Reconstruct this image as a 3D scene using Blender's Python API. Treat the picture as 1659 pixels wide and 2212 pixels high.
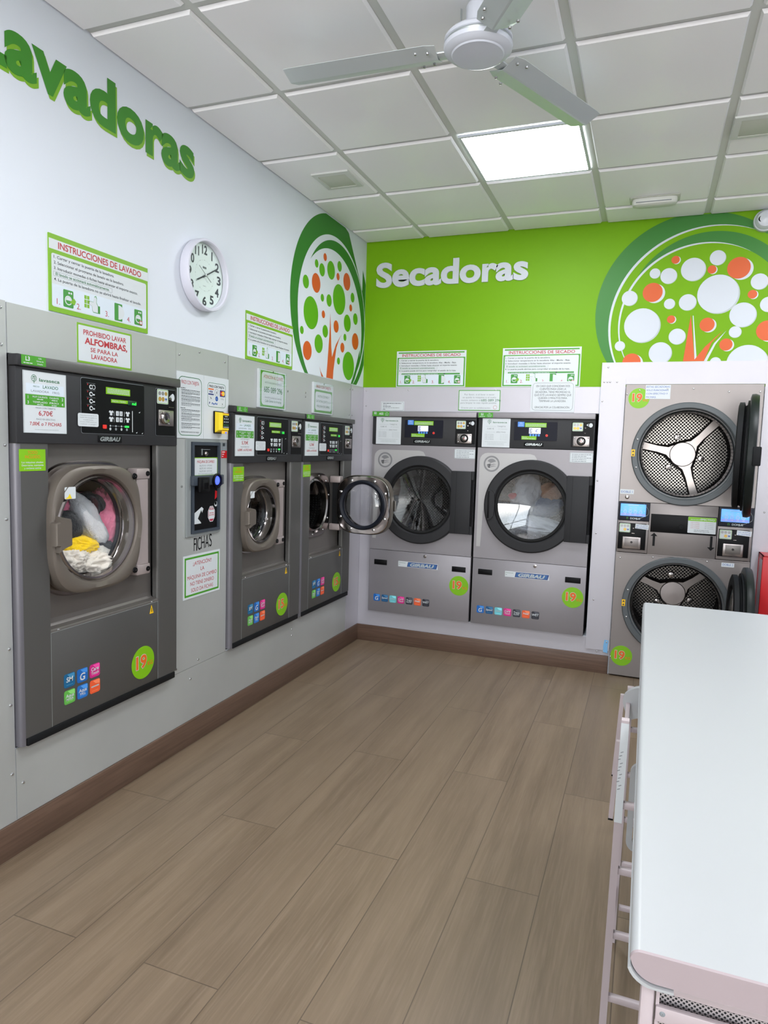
import bpy, bmesh, math, random
from mathutils import Vector, Matrix
PI = math.pi
random.seed(7)
for o in list(bpy.data.objects):
    bpy.data.objects.remove(o)
S = bpy.context.scene
C = S.collection

# ------------------------------------------------------------------ camera
YB, ZC = 4.767, 2.963            # back wall, suspended ceiling
cam_d = bpy.data.cameras.new('camera')
cam = bpy.data.objects.new('camera', cam_d)
C.objects.link(cam)
cam_d.sensor_fit = 'VERTICAL'
cam_d.sensor_height = 36.0
cam_d.lens = 36.0 * 1480.97 / 2212.0
cam_d.clip_start = 0.05
yaw, pitch, roll = 0.3649, -0.0957, -0.0302
fwd = Vector((-math.sin(yaw) * math.cos(pitch), math.cos(yaw) * math.cos(pitch), math.sin(pitch)))
right = Vector((math.cos(yaw), math.sin(yaw), 0))
down = fwd.cross(right)
r2 = right * math.cos(roll) + down * math.sin(roll)
d2 = -right * math.sin(roll) + down * math.cos(roll)
M = Matrix((r2, -d2, -fwd)).transposed().to_4x4()
M.translation = Vector((2.0172, 0.0, 1.4845))
cam.matrix_world = M
S.camera = cam

# ------------------------------------------------------------------ world, light, exposure
W = bpy.data.worlds.new('world')
S.world = W
W.use_nodes = True
# daylight outside the shop front: cool sky above, brighter lower half added to light the ceiling
bg = W.node_tree.nodes['Background']
wc = W.node_tree.nodes.new('ShaderNodeTexCoord'); wx = W.node_tree.nodes.new('ShaderNodeSeparateXYZ')
wm = W.node_tree.nodes.new('ShaderNodeMapRange'); wm.inputs[1].default_value = -0.06; wm.inputs[2].default_value = 0.06
wk = W.node_tree.nodes.new('ShaderNodeMix'); wk.data_type = 'RGBA'
wk.inputs[6].default_value = (1.0, 0.965, 0.93, 1); wk.inputs[7].default_value = (0.40, 0.43, 0.46, 1)
W.node_tree.links.new(wc.outputs['Generated'], wx.inputs[0]); W.node_tree.links.new(wx.outputs['Z'], wm.inputs[0])
W.node_tree.links.new(wm.outputs[0], wk.inputs[0]); W.node_tree.links.new(wk.outputs[2], bg.inputs[0])
bg.inputs[1].default_value = 9.0
PANEL_POWER = 21.0               # emission of the recessed ceiling panels
portal_d = bpy.data.lights.new('shopfront_daylight', 'AREA')
portal_d.shape = 'RECTANGLE'
portal_d.size, portal_d.size_y = 4.0, 2.4
portal = bpy.data.objects.new('shopfront_daylight', portal_d)
C.objects.link(portal)
portal.location = (2.2, -5.02, 1.35)
portal.rotation_euler = (PI / 2, 0, 0)
portal_d.cycles.is_portal = True
S.view_settings.view_transform = 'Standard'
S.view_settings.look = 'None'
S.view_settings.exposure = 0.5
S.view_settings.gamma = 1.0
S.view_settings.use_curve_mapping = False

# ------------------------------------------------------------------ materials
def lin(c):
    return tuple((v / 255 / 12.92) if v / 255 <= 0.04045 else ((v / 255 + 0.055) / 1.055) ** 2.4 for v in c) + (1.0,)

MATS = {}
def mat(name, rgb, rough=0.5, metal=0.0, emit=0.0, coat=0.0, spec=0.5):
    if name in MATS:
        return MATS[name]
    m = bpy.data.materials.new(name)
    m.use_nodes = True
    b = m.node_tree.nodes['Principled BSDF']
    b.inputs['Base Color'].default_value = lin(rgb)
    b.inputs['Roughness'].default_value = rough
    b.inputs['Metallic'].default_value = metal
    b.inputs['Specular IOR Level'].default_value = spec
    if coat:
        b.inputs['Coat Weight'].default_value = coat
        b.inputs['Coat Roughness'].default_value = 0.08
    if emit:
        b.inputs['Emission Color'].default_value = lin(rgb)
        b.inputs['Emission Strength'].default_value = emit
    MATS[name] = m
    return m

class NT:
    """tiny node-graph helper"""
    def __init__(self, m):
        self.t = m.node_tree; self.n = self.t.nodes; self.l = self.t.links
        self.b = self.n['Principled BSDF']
    def put(self, sock, v):
        if hasattr(v, 'links'): self.l.new(v, sock)
        elif v is not None: sock.default_value = v
    def math(self, op, a, b=None):
        n = self.n.new('ShaderNodeMath'); n.operation = op
        self.put(n.inputs[0], a)
        if b is not None: self.put(n.inputs[1], b)
        return n.outputs[0]
    def coords(self, kind='Object'):
        n = self.n.new('ShaderNodeTexCoord'); s = self.n.new('ShaderNodeSeparateXYZ')
        self.l.new(n.outputs[kind], s.inputs[0]); return s.outputs
    def position(self):
        n = self.n.new('ShaderNodeNewGeometry'); s = self.n.new('ShaderNodeSeparateXYZ')
        self.l.new(n.outputs['Position'], s.inputs[0]); return s.outputs
    def xyz(self, x, y, z):
        n = self.n.new('ShaderNodeCombineXYZ')
        for i, v in enumerate((x, y, z)): self.put(n.inputs[i], v)
        return n.outputs[0]
    def noise(self, vec, scale, detail=3.0, rough=0.5):
        n = self.n.new('ShaderNodeTexNoise'); self.put(n.inputs['Vector'], vec)
        n.inputs['Scale'].default_value = scale; n.inputs['Detail'].default_value = detail
        n.inputs['Roughness'].default_value = rough; return n.outputs['Fac']
    def mix(self, fac, a, b):
        n = self.n.new('ShaderNodeMix'); n.data_type = 'RGBA'
        self.put(n.inputs[0], fac); self.put(n.inputs[6], a); self.put(n.inputs[7], b)
        return n.outputs[2]
    def ramp(self, v, a, b, lo=0.0, hi=1.0):
        n = self.n.new('ShaderNodeMapRange'); self.put(n.inputs[0], v)
        n.inputs[1].default_value = a; n.inputs[2].default_value = b
        n.inputs[3].default_value = lo; n.inputs[4].default_value = hi
        return n.outputs[0]
    def bump(self, h, strength=0.2, dist=0.01):
        n = self.n.new('ShaderNodeBump'); self.put(n.inputs['Height'], h)
        n.inputs['Strength'].default_value = strength; n.inputs['Distance'].default_value = dist
        self.l.new(n.outputs[0], self.b.inputs['Normal'])

def varied(name, rgb, rough, metal=0.0, scale=3.0, amount=0.06, stretch=(1, 1, 1), bump=0.0, bscale=200.0, **k):
    """a surface with soft mottling and a fine grain"""
    m = mat(name, rgb, rough, metal, **k); t = NT(m)
    p = t.position()
    v = t.xyz(*[t.math('MULTIPLY', p[i], stretch[i]) for i in range(3)])
    f = t.noise(v, scale, 4.0)
    lo = tuple(c * (1 - amount) for c in lin(rgb)[:3]) + (1,)
    hi = tuple(min(1, c * (1 + amount)) for c in lin(rgb)[:3]) + (1,)
    t.put(t.b.inputs['Base Color'], t.mix(t.ramp(f, 0.3, 0.7), lo, hi))
    if bump: t.bump(t.noise(v, bscale, 2.0), bump, 0.002)
    return m

M_wall = varied('white_wall_paint', (216, 221, 229), 0.55, scale=1.2, amount=0.02, bump=0.05, bscale=120)
M_green = varied('lime_green_wall', (112, 164, 4), 0.5, scale=1.0, amount=0.03, bump=0.04, bscale=120, spec=0.2)
M_clad = varied('galvanised_grey_sheet', (178, 180, 178), 0.4, 0.3, scale=2.5, amount=0.05, bump=0.03, bscale=300)
M_cladw = varied('pale_steel_sheet', (186, 183, 190), 0.36, 0.25, scale=2.0, amount=0.03, bump=0.03, bscale=300)
M_tbar = mat('ceiling_grid', (208, 211, 207), 0.5, 0.0)
M_dark = mat('charcoal_panel', (50, 50, 52), 0.45, 0.0, spec=0.2)
M_wash = varied('graphite_washer_paint', (90, 89, 87), 0.4, 0.35, scale=3, amount=0.03, bump=0.03, bscale=500)
M_side = mat('lilac_grey_edge', (112, 110, 116), 0.42, 0.4)
M_bay = varied('satin_steel_bay', (118, 113, 109), 0.38, 0.55, scale=4, amount=0.04, stretch=(1, 1, 0.2))
M_door = varied('taupe_door', (108, 100, 92), 0.42, 0.3, scale=5, amount=0.03)
M_hinge = mat('pale_taupe_hinge', (166, 154, 152), 0.4, 0.3)
M_dry = varied('silver_dryer_paint', (146, 142, 146), 0.42, 0.35, scale=3, amount=0.03, bump=0.03, bscale=500)
M_drydark = mat('dark_dryer_ring', (48, 48, 50), 0.5, 0.0, spec=0.2)
M_stack = varied('warm_steel_sheet', (140, 133, 131), 0.36, 0.45, scale=4, amount=0.03, stretch=(1, 1, 0.25))
M_stackring = mat('grey_ring', (86, 91, 94), 0.45, 0.1)
M_black = mat('black_plastic', (14, 14, 16), 0.4, spec=0.15)
M_blackm = mat('black_matt', (20, 21, 23), 0.6, spec=0.2)
M_greend = mat('greenish_black_door', (26, 31, 30), 0.4, 0.0, spec=0.2)
M_rubber = mat('blue_black_gasket', (26, 29, 38), 0.45, spec=0.2)
M_chrome = mat('chrome', (158, 152, 150), 0.16, 1.0)
M_steel = mat('brushed_steel', (172, 164, 162), 0.32, 1.0)
M_screw = mat('screw_steel', (190, 190, 190), 0.25, 0.9)
M_gap = mat('shadow_gap_black', (8, 8, 9), 0.8)
M_paper = mat('white_paper', (206, 211, 214), 0.5)
M_paperb = mat('pale_blue_print', (208, 218, 228), 0.5)
M_lime = mat('lime_print', (124, 184, 8), 0.45)
M_gprint = mat('green_print', (70, 150, 36), 0.45)
M_gdark = mat('dark_green_print', (58, 140, 52), 0.45)
M_gtext = mat('green_ink', (44, 110, 66), 0.5)
M_red = mat('red_ink', (178, 40, 48), 0.5)
M_orange = mat('orange_print', (226, 104, 28), 0.5)
M_grey = mat('grey_ink', (132, 138, 142), 0.5)
M_pale = mat('pale_grey_ink', (176, 184, 186), 0.5)
M_ink = mat('dark_ink', (50, 56, 60), 0.5)
M_blue = mat('blue_ink', (30, 84, 168), 0.45)
M_navy = mat('navy_ink', (28, 40, 112), 0.45)
M_white = mat('white_plastic', (232, 232, 234), 0.4)
M_yellow = mat('yellow_plastic', (236, 206, 24), 0.4)
M_warn = mat('warning_yellow', (240, 190, 20), 0.45)
M_pink = mat('magenta_print', (206, 36, 128), 0.45)
M_redp = mat('red_paint', (196, 22, 30), 0.35)
M_gbtn = mat('red_button', (226, 50, 40), 0.4)
M_rack = mat('white_enamel', (186, 173, 176), 0.42)
M_table = varied('white_laminate', (172, 174, 176), 0.35, scale=2, amount=0.01)
M_edge = mat('pinkish_white_edge', (164, 150, 153), 0.45)
M_fan = varied('white_fan_metal', (206, 214, 216), 0.3, 0.35, scale=3, amount=0.03)
M_fanb = mat('white_fan_plastic', (206, 210, 220), 0.3)
M_panel = mat('led_diffuser', (246, 250, 255), 0.5, emit=PANEL_POWER)
M_led = mat('green_segment_led', (30, 220, 60), 0.5, emit=1.5)
M_screen = mat('lit_blue_screen', (86, 150, 226), 0.3, emit=0.7)
M_lcd = mat('lit_lcd', (206, 206, 240), 0.3, emit=0.5)
M_blueled = mat('blue_led', (70, 90, 255), 0.3, emit=1.2)
M_skyb = mat('sky_blue_tape', (122, 180, 226), 0.6)
M_silver = mat('aluminium_frame', (172, 178, 178), 0.35, 0.6)
M_coin1 = mat('silver_coin', (150, 150, 148), 0.35, 0.5)
M_coin2 = mat('brass_coin', (196, 160, 80), 0.35, 0.5)
M_dial = mat('pale_green_dial', (214, 228, 222), 0.45)
M_stickgrey = mat('pale_silver_decal', (176, 174, 174), 0.4, 0.2)
M_emb = mat('grey_emblem', (126, 126, 128), 0.4, 0.1)
M_treed = mat('mural_dark_green', (44, 120, 34), 0.5)
M_treel = mat('mural_leaf_green', (88, 166, 10), 0.5)
M_treeo = mat('mural_orange', (206, 86, 26), 0.5)
M_treew = mat('mural_white', (198, 203, 212), 0.5)
M_lettd = mat('letter_green', (54, 130, 26), 0.5)
M_lettl = mat('letter_light_green', (120, 172, 30), 0.5)

# floor: wood-look planks 0.25 x 1.5 m running towards the back wall
M_floor = mat('wood_look_planks', (132, 114, 96), 0.38); t = NT(M_floor)
p = t.position()
br = t.n.new('ShaderNodeTexBrick')
t.put(br.inputs['Vector'], t.xyz(t.math('ADD', p[1], 6.0 - 2.22 + 0.75), t.math('ADD', p[0], 10.0 - 0.015), 0.0))
br.inputs['Scale'].default_value = 1.0
br.inputs['Brick Width'].default_value = 1.5; br.inputs['Row Height'].default_value = 0.25
br.inputs['Mortar Size'].default_value = 0.0016; br.inputs['Mortar Smooth'].default_value = 0.0
br.offset = 0.5; br.offset_frequency = 2
br.inputs['Color1'].default_value = (0, 0, 0, 1); br.inputs['Color2'].default_value = (1, 1, 1, 1)
br.inputs['Mortar'].default_value = (0.5, 0.5, 0.5, 1)
gv = t.xyz(t.math('MULTIPLY', p[0], 14.0), t.math('MULTIPLY', p[1], 0.9), t.math('MULTIPLY', br.outputs['Color'], 30.0))
g1 = t.noise(gv, 1.0, 6.0, 0.6)
g2 = t.noise(t.xyz(t.math('MULTIPLY', p[0], 130.0), t.math('MULTIPLY', p[1], 5.0), t.math('MULTIPLY', br.outputs['Color'], 9.0)), 1.0, 4.0, 0.6)
base = t.mix(t.ramp(g1, 0.25, 0.75), lin((106, 89, 71)), lin((137, 118, 97)))
base = t.mix(t.math('MULTIPLY', t.ramp(g2, 0.45, 0.75), 0.35), base, lin((156, 138, 118)))
base = t.mix(t.math('MULTIPLY', br.outputs['Color'], 0.3), base, lin((112, 96, 80)))
base = t.mix(t.math('MULTIPLY', br.outputs['Fac'], 0.65), base, lin((66, 54, 44)))
t.put(t.b.inputs['Base Color'], base)
t.put(t.b.inputs['Roughness'], t.ramp(g2, 0.2, 0.8, 0.34, 0.46))
t.bump(t.math('SUBTRACT', t.math('MULTIPLY', g2, 0.2), br.outputs['Fac']), 0.12, 0.004)

M_skirt = mat('brown_wood_skirting', (96, 74, 62), 0.45); t = NT(M_skirt)
p = t.position()
g = t.noise(t.xyz(t.math('MULTIPLY', p[0], 3.0), t.math('MULTIPLY', p[1], 3.0), t.math('MULTIPLY', p[2], 90.0)), 1.0, 5.0, 0.6)
t.put(t.b.inputs['Base Color'], t.mix(t.ramp(g, 0.25, 0.75), lin((82, 62, 50)), lin((112, 88, 74))))

# ceiling tiles: white metal with a radial brushed sheen about each tile's centre
GX, GY = 0.459, YB - 0.286       # one grid crossing
M_tile = mat('metal_ceiling_tile', (247, 246, 249), 0.42, 0.0, spec=0.7); t = NT(M_tile)
p = t.position()
def cell(v, o):
    return t.math('MULTIPLY', t.math('SUBTRACT', t.math('FRACT', t.math('DIVIDE', t.math('ADD', v, 60.0 - o), 0.6)), 0.5), 0.6)
cx_, cy_ = cell(p[0], GX), cell(p[1], GY)
tang = t.xyz(t.math('MULTIPLY', cy_, -1.0), cx_, 0.0)
t.put(t.b.inputs['Tangent'], tang)
t.b.inputs['Anisotropic'].default_value = 0.8
t.bump(t.noise(t.xyz(p[0], p[1], p[2]), 260.0, 2.0), 0.04, 0.002)

def perforated(name, base, planar, pitch, rad, rough=0.25):
    m = mat(name, base, rough, 1.0); t = NT(m)
    o = t.coords('Object')
    if planar:
        a = t.math('MULTIPLY', t.math('ADD', o[0], o[2]), 0.7071); b = t.math('MULTIPLY', t.math('SUBTRACT', o[0], o[2]), 0.7071)
    else:
        a = t.math('MULTIPLY', t.math('ARCTAN2', o[0], o[2]), 0.27); b = o[1]
    fa = t.math('SUBTRACT', t.math('FRACT', t.math('DIVIDE', t.math('ADD', a, 9.0), pitch)), 0.5)
    fb = t.math('SUBTRACT', t.math('FRACT', t.math('DIVIDE', t.math('ADD', b, 9.0), pitch)), 0.5)
    d = t.math('SQRT', t.math('ADD', t.math('MULTIPLY', fa, fa), t.math('MULTIPLY', fb, fb)))
    h = t.math('LESS_THAN', d, rad)
    t.put(t.b.inputs['Base Color'], t.mix(h, lin(base), (0.006, 0.006, 0.007, 1)))
    t.put(t.b.inputs['Metallic'], t.math('SUBTRACT', 1.0, h))
    t.put(t.b.inputs['Roughness'], t.ramp(h, 0, 1, rough, 0.9))
    return m
M_perfd = perforated('perforated_steel_disc', (128, 124, 120), True, 0.0165, 0.40)
M_perfw = perforated('perforated_steel_wall', (150, 150, 150), False, 0.022, 0.2)
M_mesh = perforated('white_wire_mesh', (206, 200, 202), True, 0.0042, 0.34, 0.5)

def glass(name, tint=(1, 1, 1, 1), f0=0.045):
    """thin clear pane: mirror-like at grazing angles, clear face on"""
    m = bpy.data.materials.new(name); m.use_nodes = True
    n = m.node_tree.nodes; l = m.node_tree.links; n.remove(n['Principled BSDF'])
    tr = n.new('ShaderNodeBsdfTransparent'); tr.inputs[0].default_value = tint
    gl = n.new('ShaderNodeBsdfGlossy'); gl.inputs['Roughness'].default_value = 0.02
    lw = n.new('ShaderNodeLayerWeight'); lw.inputs[0].default_value = 0.5
    pw = n.new('ShaderNodeMath'); pw.operation = 'POWER'; pw.inputs[1].default_value = 4.0
    mr = n.new('ShaderNodeMapRange'); mr.inputs[3].default_value = f0
    mx = n.new('ShaderNodeMixShader')
    l.new(lw.outputs['Facing'], pw.inputs[0]); l.new(pw.outputs[0], mr.inputs[0])
    l.new(mr.outputs[0], mx.inputs[0]); l.new(tr.outputs[0], mx.inputs[1]); l.new(gl.outputs[0], mx.inputs[2])
    l.new(mx.outputs[0], n['Material Output'].inputs[0])
    MATS[name] = m
    return m
M_glass = glass('door_glass', (0.92, 0.94, 0.95, 1), 0.08)
M_glassd = glass('tinted_dryer_glass', (0.66, 0.68, 0.71, 1), 0.16)
M_acryl = glass('clear_acrylic', (0.97, 0.98, 0.98, 1), 0.04)

def cloth(name, rgb, rough=0.9, fuzz=0.0):
    m = mat(name, rgb, rough); t = NT(m); o = t.coords('Object')
    v = t.xyz(o[0], o[1], o[2])
    if fuzz:
        t.bump(t.noise(v, 160.0, 4.0, 0.7), 0.9, 0.01)
    else:
        t.bump(t.noise(v, 22.0, 3.0, 0.5), 0.7, 0.02)
    t.b.inputs['Sheen Weight'].default_value = 0.25
    return m

# ------------------------------------------------------------------ mesh builder
TXT = {}
def text_mesh(s, bold=0.0, shear=0.0):
    k = (s, bold, shear)
    if k not in TXT:
        cu = bpy.data.curves.new('lettering', 'FONT')
        cu.body = s; cu.size = 1.0; cu.offset = bold; cu.shear = shear; cu.resolution_u = 5
        ob = bpy.data.objects.new('lettering', cu)
        me = bpy.data.meshes.new_from_object(ob)
        vs = [tuple(v.co) for v in me.vertices]; fs = [tuple(q.vertices) for q in me.polygons]
        bpy.data.objects.remove(ob); bpy.data.meshes.remove(me); bpy.data.curves.remove(cu)
        TXT[k] = (vs, fs)
    return TXT[k]
_h = text_mesh('H')[0]
CAP = max(v[1] for v in _h) - min(v[1] for v in _h)

def circle(cx, cz, r, n=40, rz=None):
    rz = r if rz is None else rz
    return [(cx + r * math.cos(2 * PI * i / n), cz + rz * math.sin(2 * PI * i / n)) for i in range(n)]
def rrect(x0, x1, z0, z1, r=0.005, n=4):
    out = []
    for cx, cz, a0 in ((x1 - r, z1 - r, 0), (x0 + r, z1 - r, 90), (x0 + r, z0 + r, 180), (x1 - r, z0 + r, 270)):
        for i in range(n + 1):
            a = math.radians(a0 + 90 * i / n); out.append((cx + r * math.cos(a), cz + r * math.sin(a)))
    return out
def rect(x0, x1, z0, z1):
    return [(x1, z1), (x0, z1), (x0, z0), (x1, z0)]
def squircle(cx, cz, a, b, p=3.4, n=72):
    out = []
    for i in range(n):
        t_ = 2 * PI * i / n; c, s = math.cos(t_), math.sin(t_)
        out.append((cx + a * math.copysign(abs(c) ** (2 / p), c), cz + b * math.copysign(abs(s) ** (2 / p), s)))
    return out
def rayrect(cx, cz, x0, x1, z0, z1, n):
    """n points on a rectangle, matching the angles of a circle about (cx, cz), corners included"""
    out = []
    for i in range(n):
        a = 2 * PI * i / n; c, s = math.cos(a), math.sin(a)
        ts = []
        if c > 1e-9: ts.append((x1 - cx) / c)
        if c < -1e-9: ts.append((x0 - cx) / c)
        if s > 1e-9: ts.append((z1 - cz) / s)
        if s < -1e-9: ts.append((z0 - cz) / s)
        k = min(ts); out.append([cx + k * c, cz + k * s])
    for (qx, qz) in ((x0, z0), (x1, z0), (x1, z1), (x0, z1)):
        j = min(range(n), key=lambda i: (out[i][0] - qx) ** 2 + (out[i][1] - qz) ** 2); out[j] = [qx, qz]
    return [tuple(q) for q in out]

class MB:
    """collects shapes (x right, z up, -y towards the viewer) and links them as ONE mesh object"""
    def __init__(self): self.v = []; self.f = []; self.m = []; self.mats = []
    def mi(self, m):
        if m not in self.mats: self.mats.append(m)
        return self.mats.index(m)
    def add(self, vs, fs, m):
        o = len(self.v); k = self.mi(m)
        self.v += [tuple(q) for q in vs]; self.f += [tuple(i + o for i in q) for q in fs]; self.m += [k] * len(fs)
        return self
    def box(self, x0, x1, y0, y1, z0, z1, m, bev=0.0):
        if bev:
            bm = bmesh.new(); bmesh.ops.create_cube(bm, size=1.0)
            for q in bm.verts:
                q.co = ((x0 + x1) / 2 + q.co.x * (x1 - x0), (y0 + y1) / 2 + q.co.y * (y1 - y0), (z0 + z1) / 2 + q.co.z * (z1 - z0))
            bmesh.ops.bevel(bm, geom=bm.edges[:], offset=bev, segments=2, affect='EDGES', profile=0.5)
            bm.verts.index_update()
            self.add([q.co[:] for q in bm.verts], [[q.index for q in f.verts] for f in bm.faces], m); bm.free()
        else:
            vs = [(x, y, z) for x in (x0, x1) for y in (y0, y1) for z in (z0, z1)]
            self.add(vs, [(0, 1, 3, 2), (4, 6, 7, 5), (0, 4, 5, 1), (2, 3, 7, 6), (0, 2, 6, 4), (1, 5, 7, 3)], m)
        return self
    def loft(self, loops, m, cap0=False, cap1=False, closed=True):
        n = len(loops[0]); vs = [q for L in loops for q in L]; fs = []
        for k in range(len(loops) - 1):
            for i in range(n if closed else n - 1):
                j = (i + 1) % n; a = k * n
                fs.append((a + i, a + j, a + n + j, a + n + i))
        if cap0: fs.append(tuple(range(n))[::-1])
        if cap1: fs.append(tuple(range((len(loops) - 1) * n, len(loops) * n)))
        return self.add(vs, fs, m)
    def prism(self, poly, y0, y1, m, caps=(1, 1)):
        """poly in (x, z), from the front y0 to the back y1"""
        return self.loft([[(x, y0, z) for x, z in poly], [(x, y1, z) for x, z in poly]], m, caps[0], caps[1])
    def face(self, poly, y, m):
        return self.add([(x, y, z) for x, z in poly], [tuple(range(len(poly)))], m)
    def band(self, outer, inner, y, m):
        return self.loft([[(x, y, z) for x, z in outer], [(x, y, z) for x, z in inner]], m)
    def ring(self, outer, inner, y0, y1, m):
        P = lambda L, y: [(x, y, z) for x, z in L]
        return self.loft([P(outer, y1), P(outer, y0), P(inner, y0), P(inner, y1), P(outer, y1)], m)
    def lathe(self, prof, cx, cz, m, n=56, cap0=False, cap1=False):
        return self.loft([[(x, y, z) for x, z in circle(cx, cz, r, n)] for r, y in prof], m, cap0, cap1)
    def lathez(self, prof, cx, cy, m, n=48, cap0=False, cap1=False):
        return self.loft([[(cx + r * math.cos(2 * PI * i / n), cy + r * math.sin(2 * PI * i / n), z) for i in range(n)] for r, z in prof], m, cap0, cap1)
    def tube(self, pts, r, m, n=10):
        pts = [Vector(q) for q in pts]; loops = []
        for i, q in enumerate(pts):
            d = (pts[min(i + 1, len(pts) - 1)] - pts[max(i - 1, 0)]).normalized()
            u = d.orthogonal().normalized() if i == 0 else (u - d * u.dot(d)).normalized()
            w = d.cross(u)
            loops.append([tuple(q + u * r * math.cos(2 * PI * k / n) + w * r * math.sin(2 * PI * k / n)) for k in range(n)])
        return self.loft(loops, m, True, True)
    def text(self, s, x, z, h, y, m, w=None, al='C', bold=0.0, shear=0.0, thick=0.0):
        """cap height h, baseline z; w stretches the line to that width"""
        vs, fs = text_mesh(s, bold, shear)
        if not vs: return self
        k = h / CAP; x0 = min(q[0] for q in vs); x1 = max(q[0] for q in vs)
        kx = w / (x1 - x0) if w else k
        ox = {'C': -(x0 + x1) / 2, 'L': -x0, 'R': -x1}[al]
        out = [(x + (q[0] + ox) * kx, y - q[2], z + q[1] * k) for q in vs]
        if thick:
            n = len(out)
            edges = {}
            for f in fs:
                for i in range(len(f)):
                    e = (f[i], f[(i + 1) % len(f)])
                    if (e[1], e[0]) in edges: del edges[(e[1], e[0])]
                    else: edges[e] = 1
            back = [(a, b + thick, c) for a, b, c in out]
            self.add(out + back, list(fs) + [(b, a, a + n, b + n) for a, b in edges], m)
        else: self.add(out, fs, m)
        return self
    def lines(self, x0, x1, z, h, y, m, rng, words=True, last=None):
        """a line of print too small to read: a row of short strokes"""
        x = x0; end = x1 if last is None else x0 + (x1 - x0) * last
        while x < end - h:
            L = rng.uniform(2, 7) * h * 0.62
            e = min(end, x + L); self.face(rect(x, e, z, z + h * 0.62), y, m); x = e + h * 0.45
        return self
    def screw(self, x, y, z, r=0.006, m=None):
        return self.lathe([(r, y), (r * 0.8, y - r * 0.5), (r * 0.3, y - r * 0.7)], x, z, m or M_screw, 10, False, True)
    def build(self, name, parent=None, loc=None, rotz=None, smooth=True, **props):
        me = bpy.data.meshes.new(name); me.from_pydata(self.v, [], self.f)
        for q in self.mats: me.materials.append(q)
        for i, q in enumerate(me.polygons): q.material_index = self.m[i]; q.use_smooth = smooth
        me.update()
        if smooth: me.set_sharp_from_angle(angle=math.radians(32))
        o = bpy.data.objects.new(name, me); C.objects.link(o)
        if parent is not None: o.parent = parent
        if loc is not None: o.location = loc
        if rotz is not None: o.rotation_euler = (0, 0, rotz)
        for k, v in props.items(): o[k] = v
        return o

def thing(name, label, cat, loc=(0, 0, 0), rotz=0.0, group=None):
    o = bpy.data.objects.new(name, None); C.objects.link(o); o.empty_display_size = 0.05
    o.location = loc; o.rotation_euler = (0, 0, rotz)
    o['label'] = label; o['category'] = cat
    if group: o['group'] = group
    return o
def tag(o, label, cat, group=None):
    o['label'] = label; o['category'] = cat
    if group: o['group'] = group
    return o
def struct(o):
    o['kind'] = 'structure'; return o
LW = dict(loc=(0.0, 0.0, 0.0), rotz=PI / 2)   # on the left wall: local x = world y, local -y = into the room
BW = dict(loc=(0.0, YB, 0.0), rotz=0.0)       # on the back wall

# ------------------------------------------------------------------ the room
X0, X1, Y0 = 0.0, 4.4, -5.0
MACH = [  # niches: left wall (y0, y1, z0, z1, depth)
    (1.713, 2.562, 0.386, 1.756, 0.72), (2.998, 4.516, 0.392, 1.668, 0.72), (2.690, 2.920, 1.035, 1.478, 0.16)]
DRY = [(0.092, 1.694, 0.240, 1.740, 0.8), (1.852, 2.648, 0.0, 1.928, 0.8)]
def niche_wall(name, u0, u1, z1, holes, thick, m, place, z_split=None, m_low=None):
    """a thick wall whose face is cut by machine niches"""
    us = sorted({u0, u1, *[h[0] for h in holes], *[h[1] for h in holes]})
    zs = sorted({0.0, z1, *[h[2] for h in holes], *[h[3] for h in holes]})
    mb = MB()
    for a, b in zip(us, us[1:]):
        for c, d in zip(zs, zs[1:]):
            if any(h[0] <= a and b <= h[1] and h[2] <= c and d <= h[3] for h in holes): continue
            mb.face(rect(a, b, c, d), 0.0, m)
    for h in holes:
        a, b, c, d, e = h
        for (A, B) in (((a, c), (a, d)), ((a, d), (b, d)), ((b, d), (b, c)), ((b, c), (a, c))):
            mb.add([(A[0], 0, A[1]), (B[0], 0, B[1]), (B[0], e, B[1]), (A[0], e, A[1])], [(0, 1, 2, 3)], m)
        mb.face(rect(a, b, c, d), e, m)
    mb.box(u0, u1, thick, thick + 0.05, 0, z1, m)
    return struct(mb.build(name, **place))
niche_wall('wall_left', Y0, YB, 3.05, MACH, 0.95, M_wall, LW)
niche_wall('wall_back', X0, X1, 3.05, DRY, 0.95, M_wall, BW)
struct(MB().box(X1, X1 + 0.1, Y0, YB + 0.1, 0, 3.05, M_wall).build('wall_right'))
struct(MB().box(-0.95, X1 + 0.1, Y0 - 0.1, YB + 1.0, -0.1, 0.0, M_floor).build('floor'))
# shop front behind the photographer: low sill, mullions, glass
mb = MB().box(X0, X1, Y0 - 0.1, Y0, 2.6, 3.05, M_wall).box(X0, 0.2, Y0 - 0.1, Y0, 0, 2.6, M_wall).box(4.2, X1, Y0 - 0.1, Y0, 0, 2.6, M_wall)
mb.box(0.2, 4.2, Y0 - 0.1, Y0, 0.0, 0.12, M_wall)
struct(mb.build('wall_front'))
mb = MB()
for x in (0.2, 1.5, 2.82, 4.14): mb.box(x, x + 0.06, Y0 - 0.08, Y0 - 0.02, 0.12, 2.6, M_silver)
for z in (0.12, 2.1, 2.54): mb.box(0.26, 4.14, Y0 - 0.08, Y0 - 0.02, z, z + 0.06, M_silver)
w = struct(mb.build('window_1'))
MB().box(0.2, 4.2, Y0 - 0.055, Y0 - 0.049, 0.12, 2.6, M_acryl).build('window_pane', w)

# green field on the back wall
struct(MB().box(0.0, X1, -0.0015, 0.0, 1.915, ZC + 0.02, M_green).build('trim_1', **BW))

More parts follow.
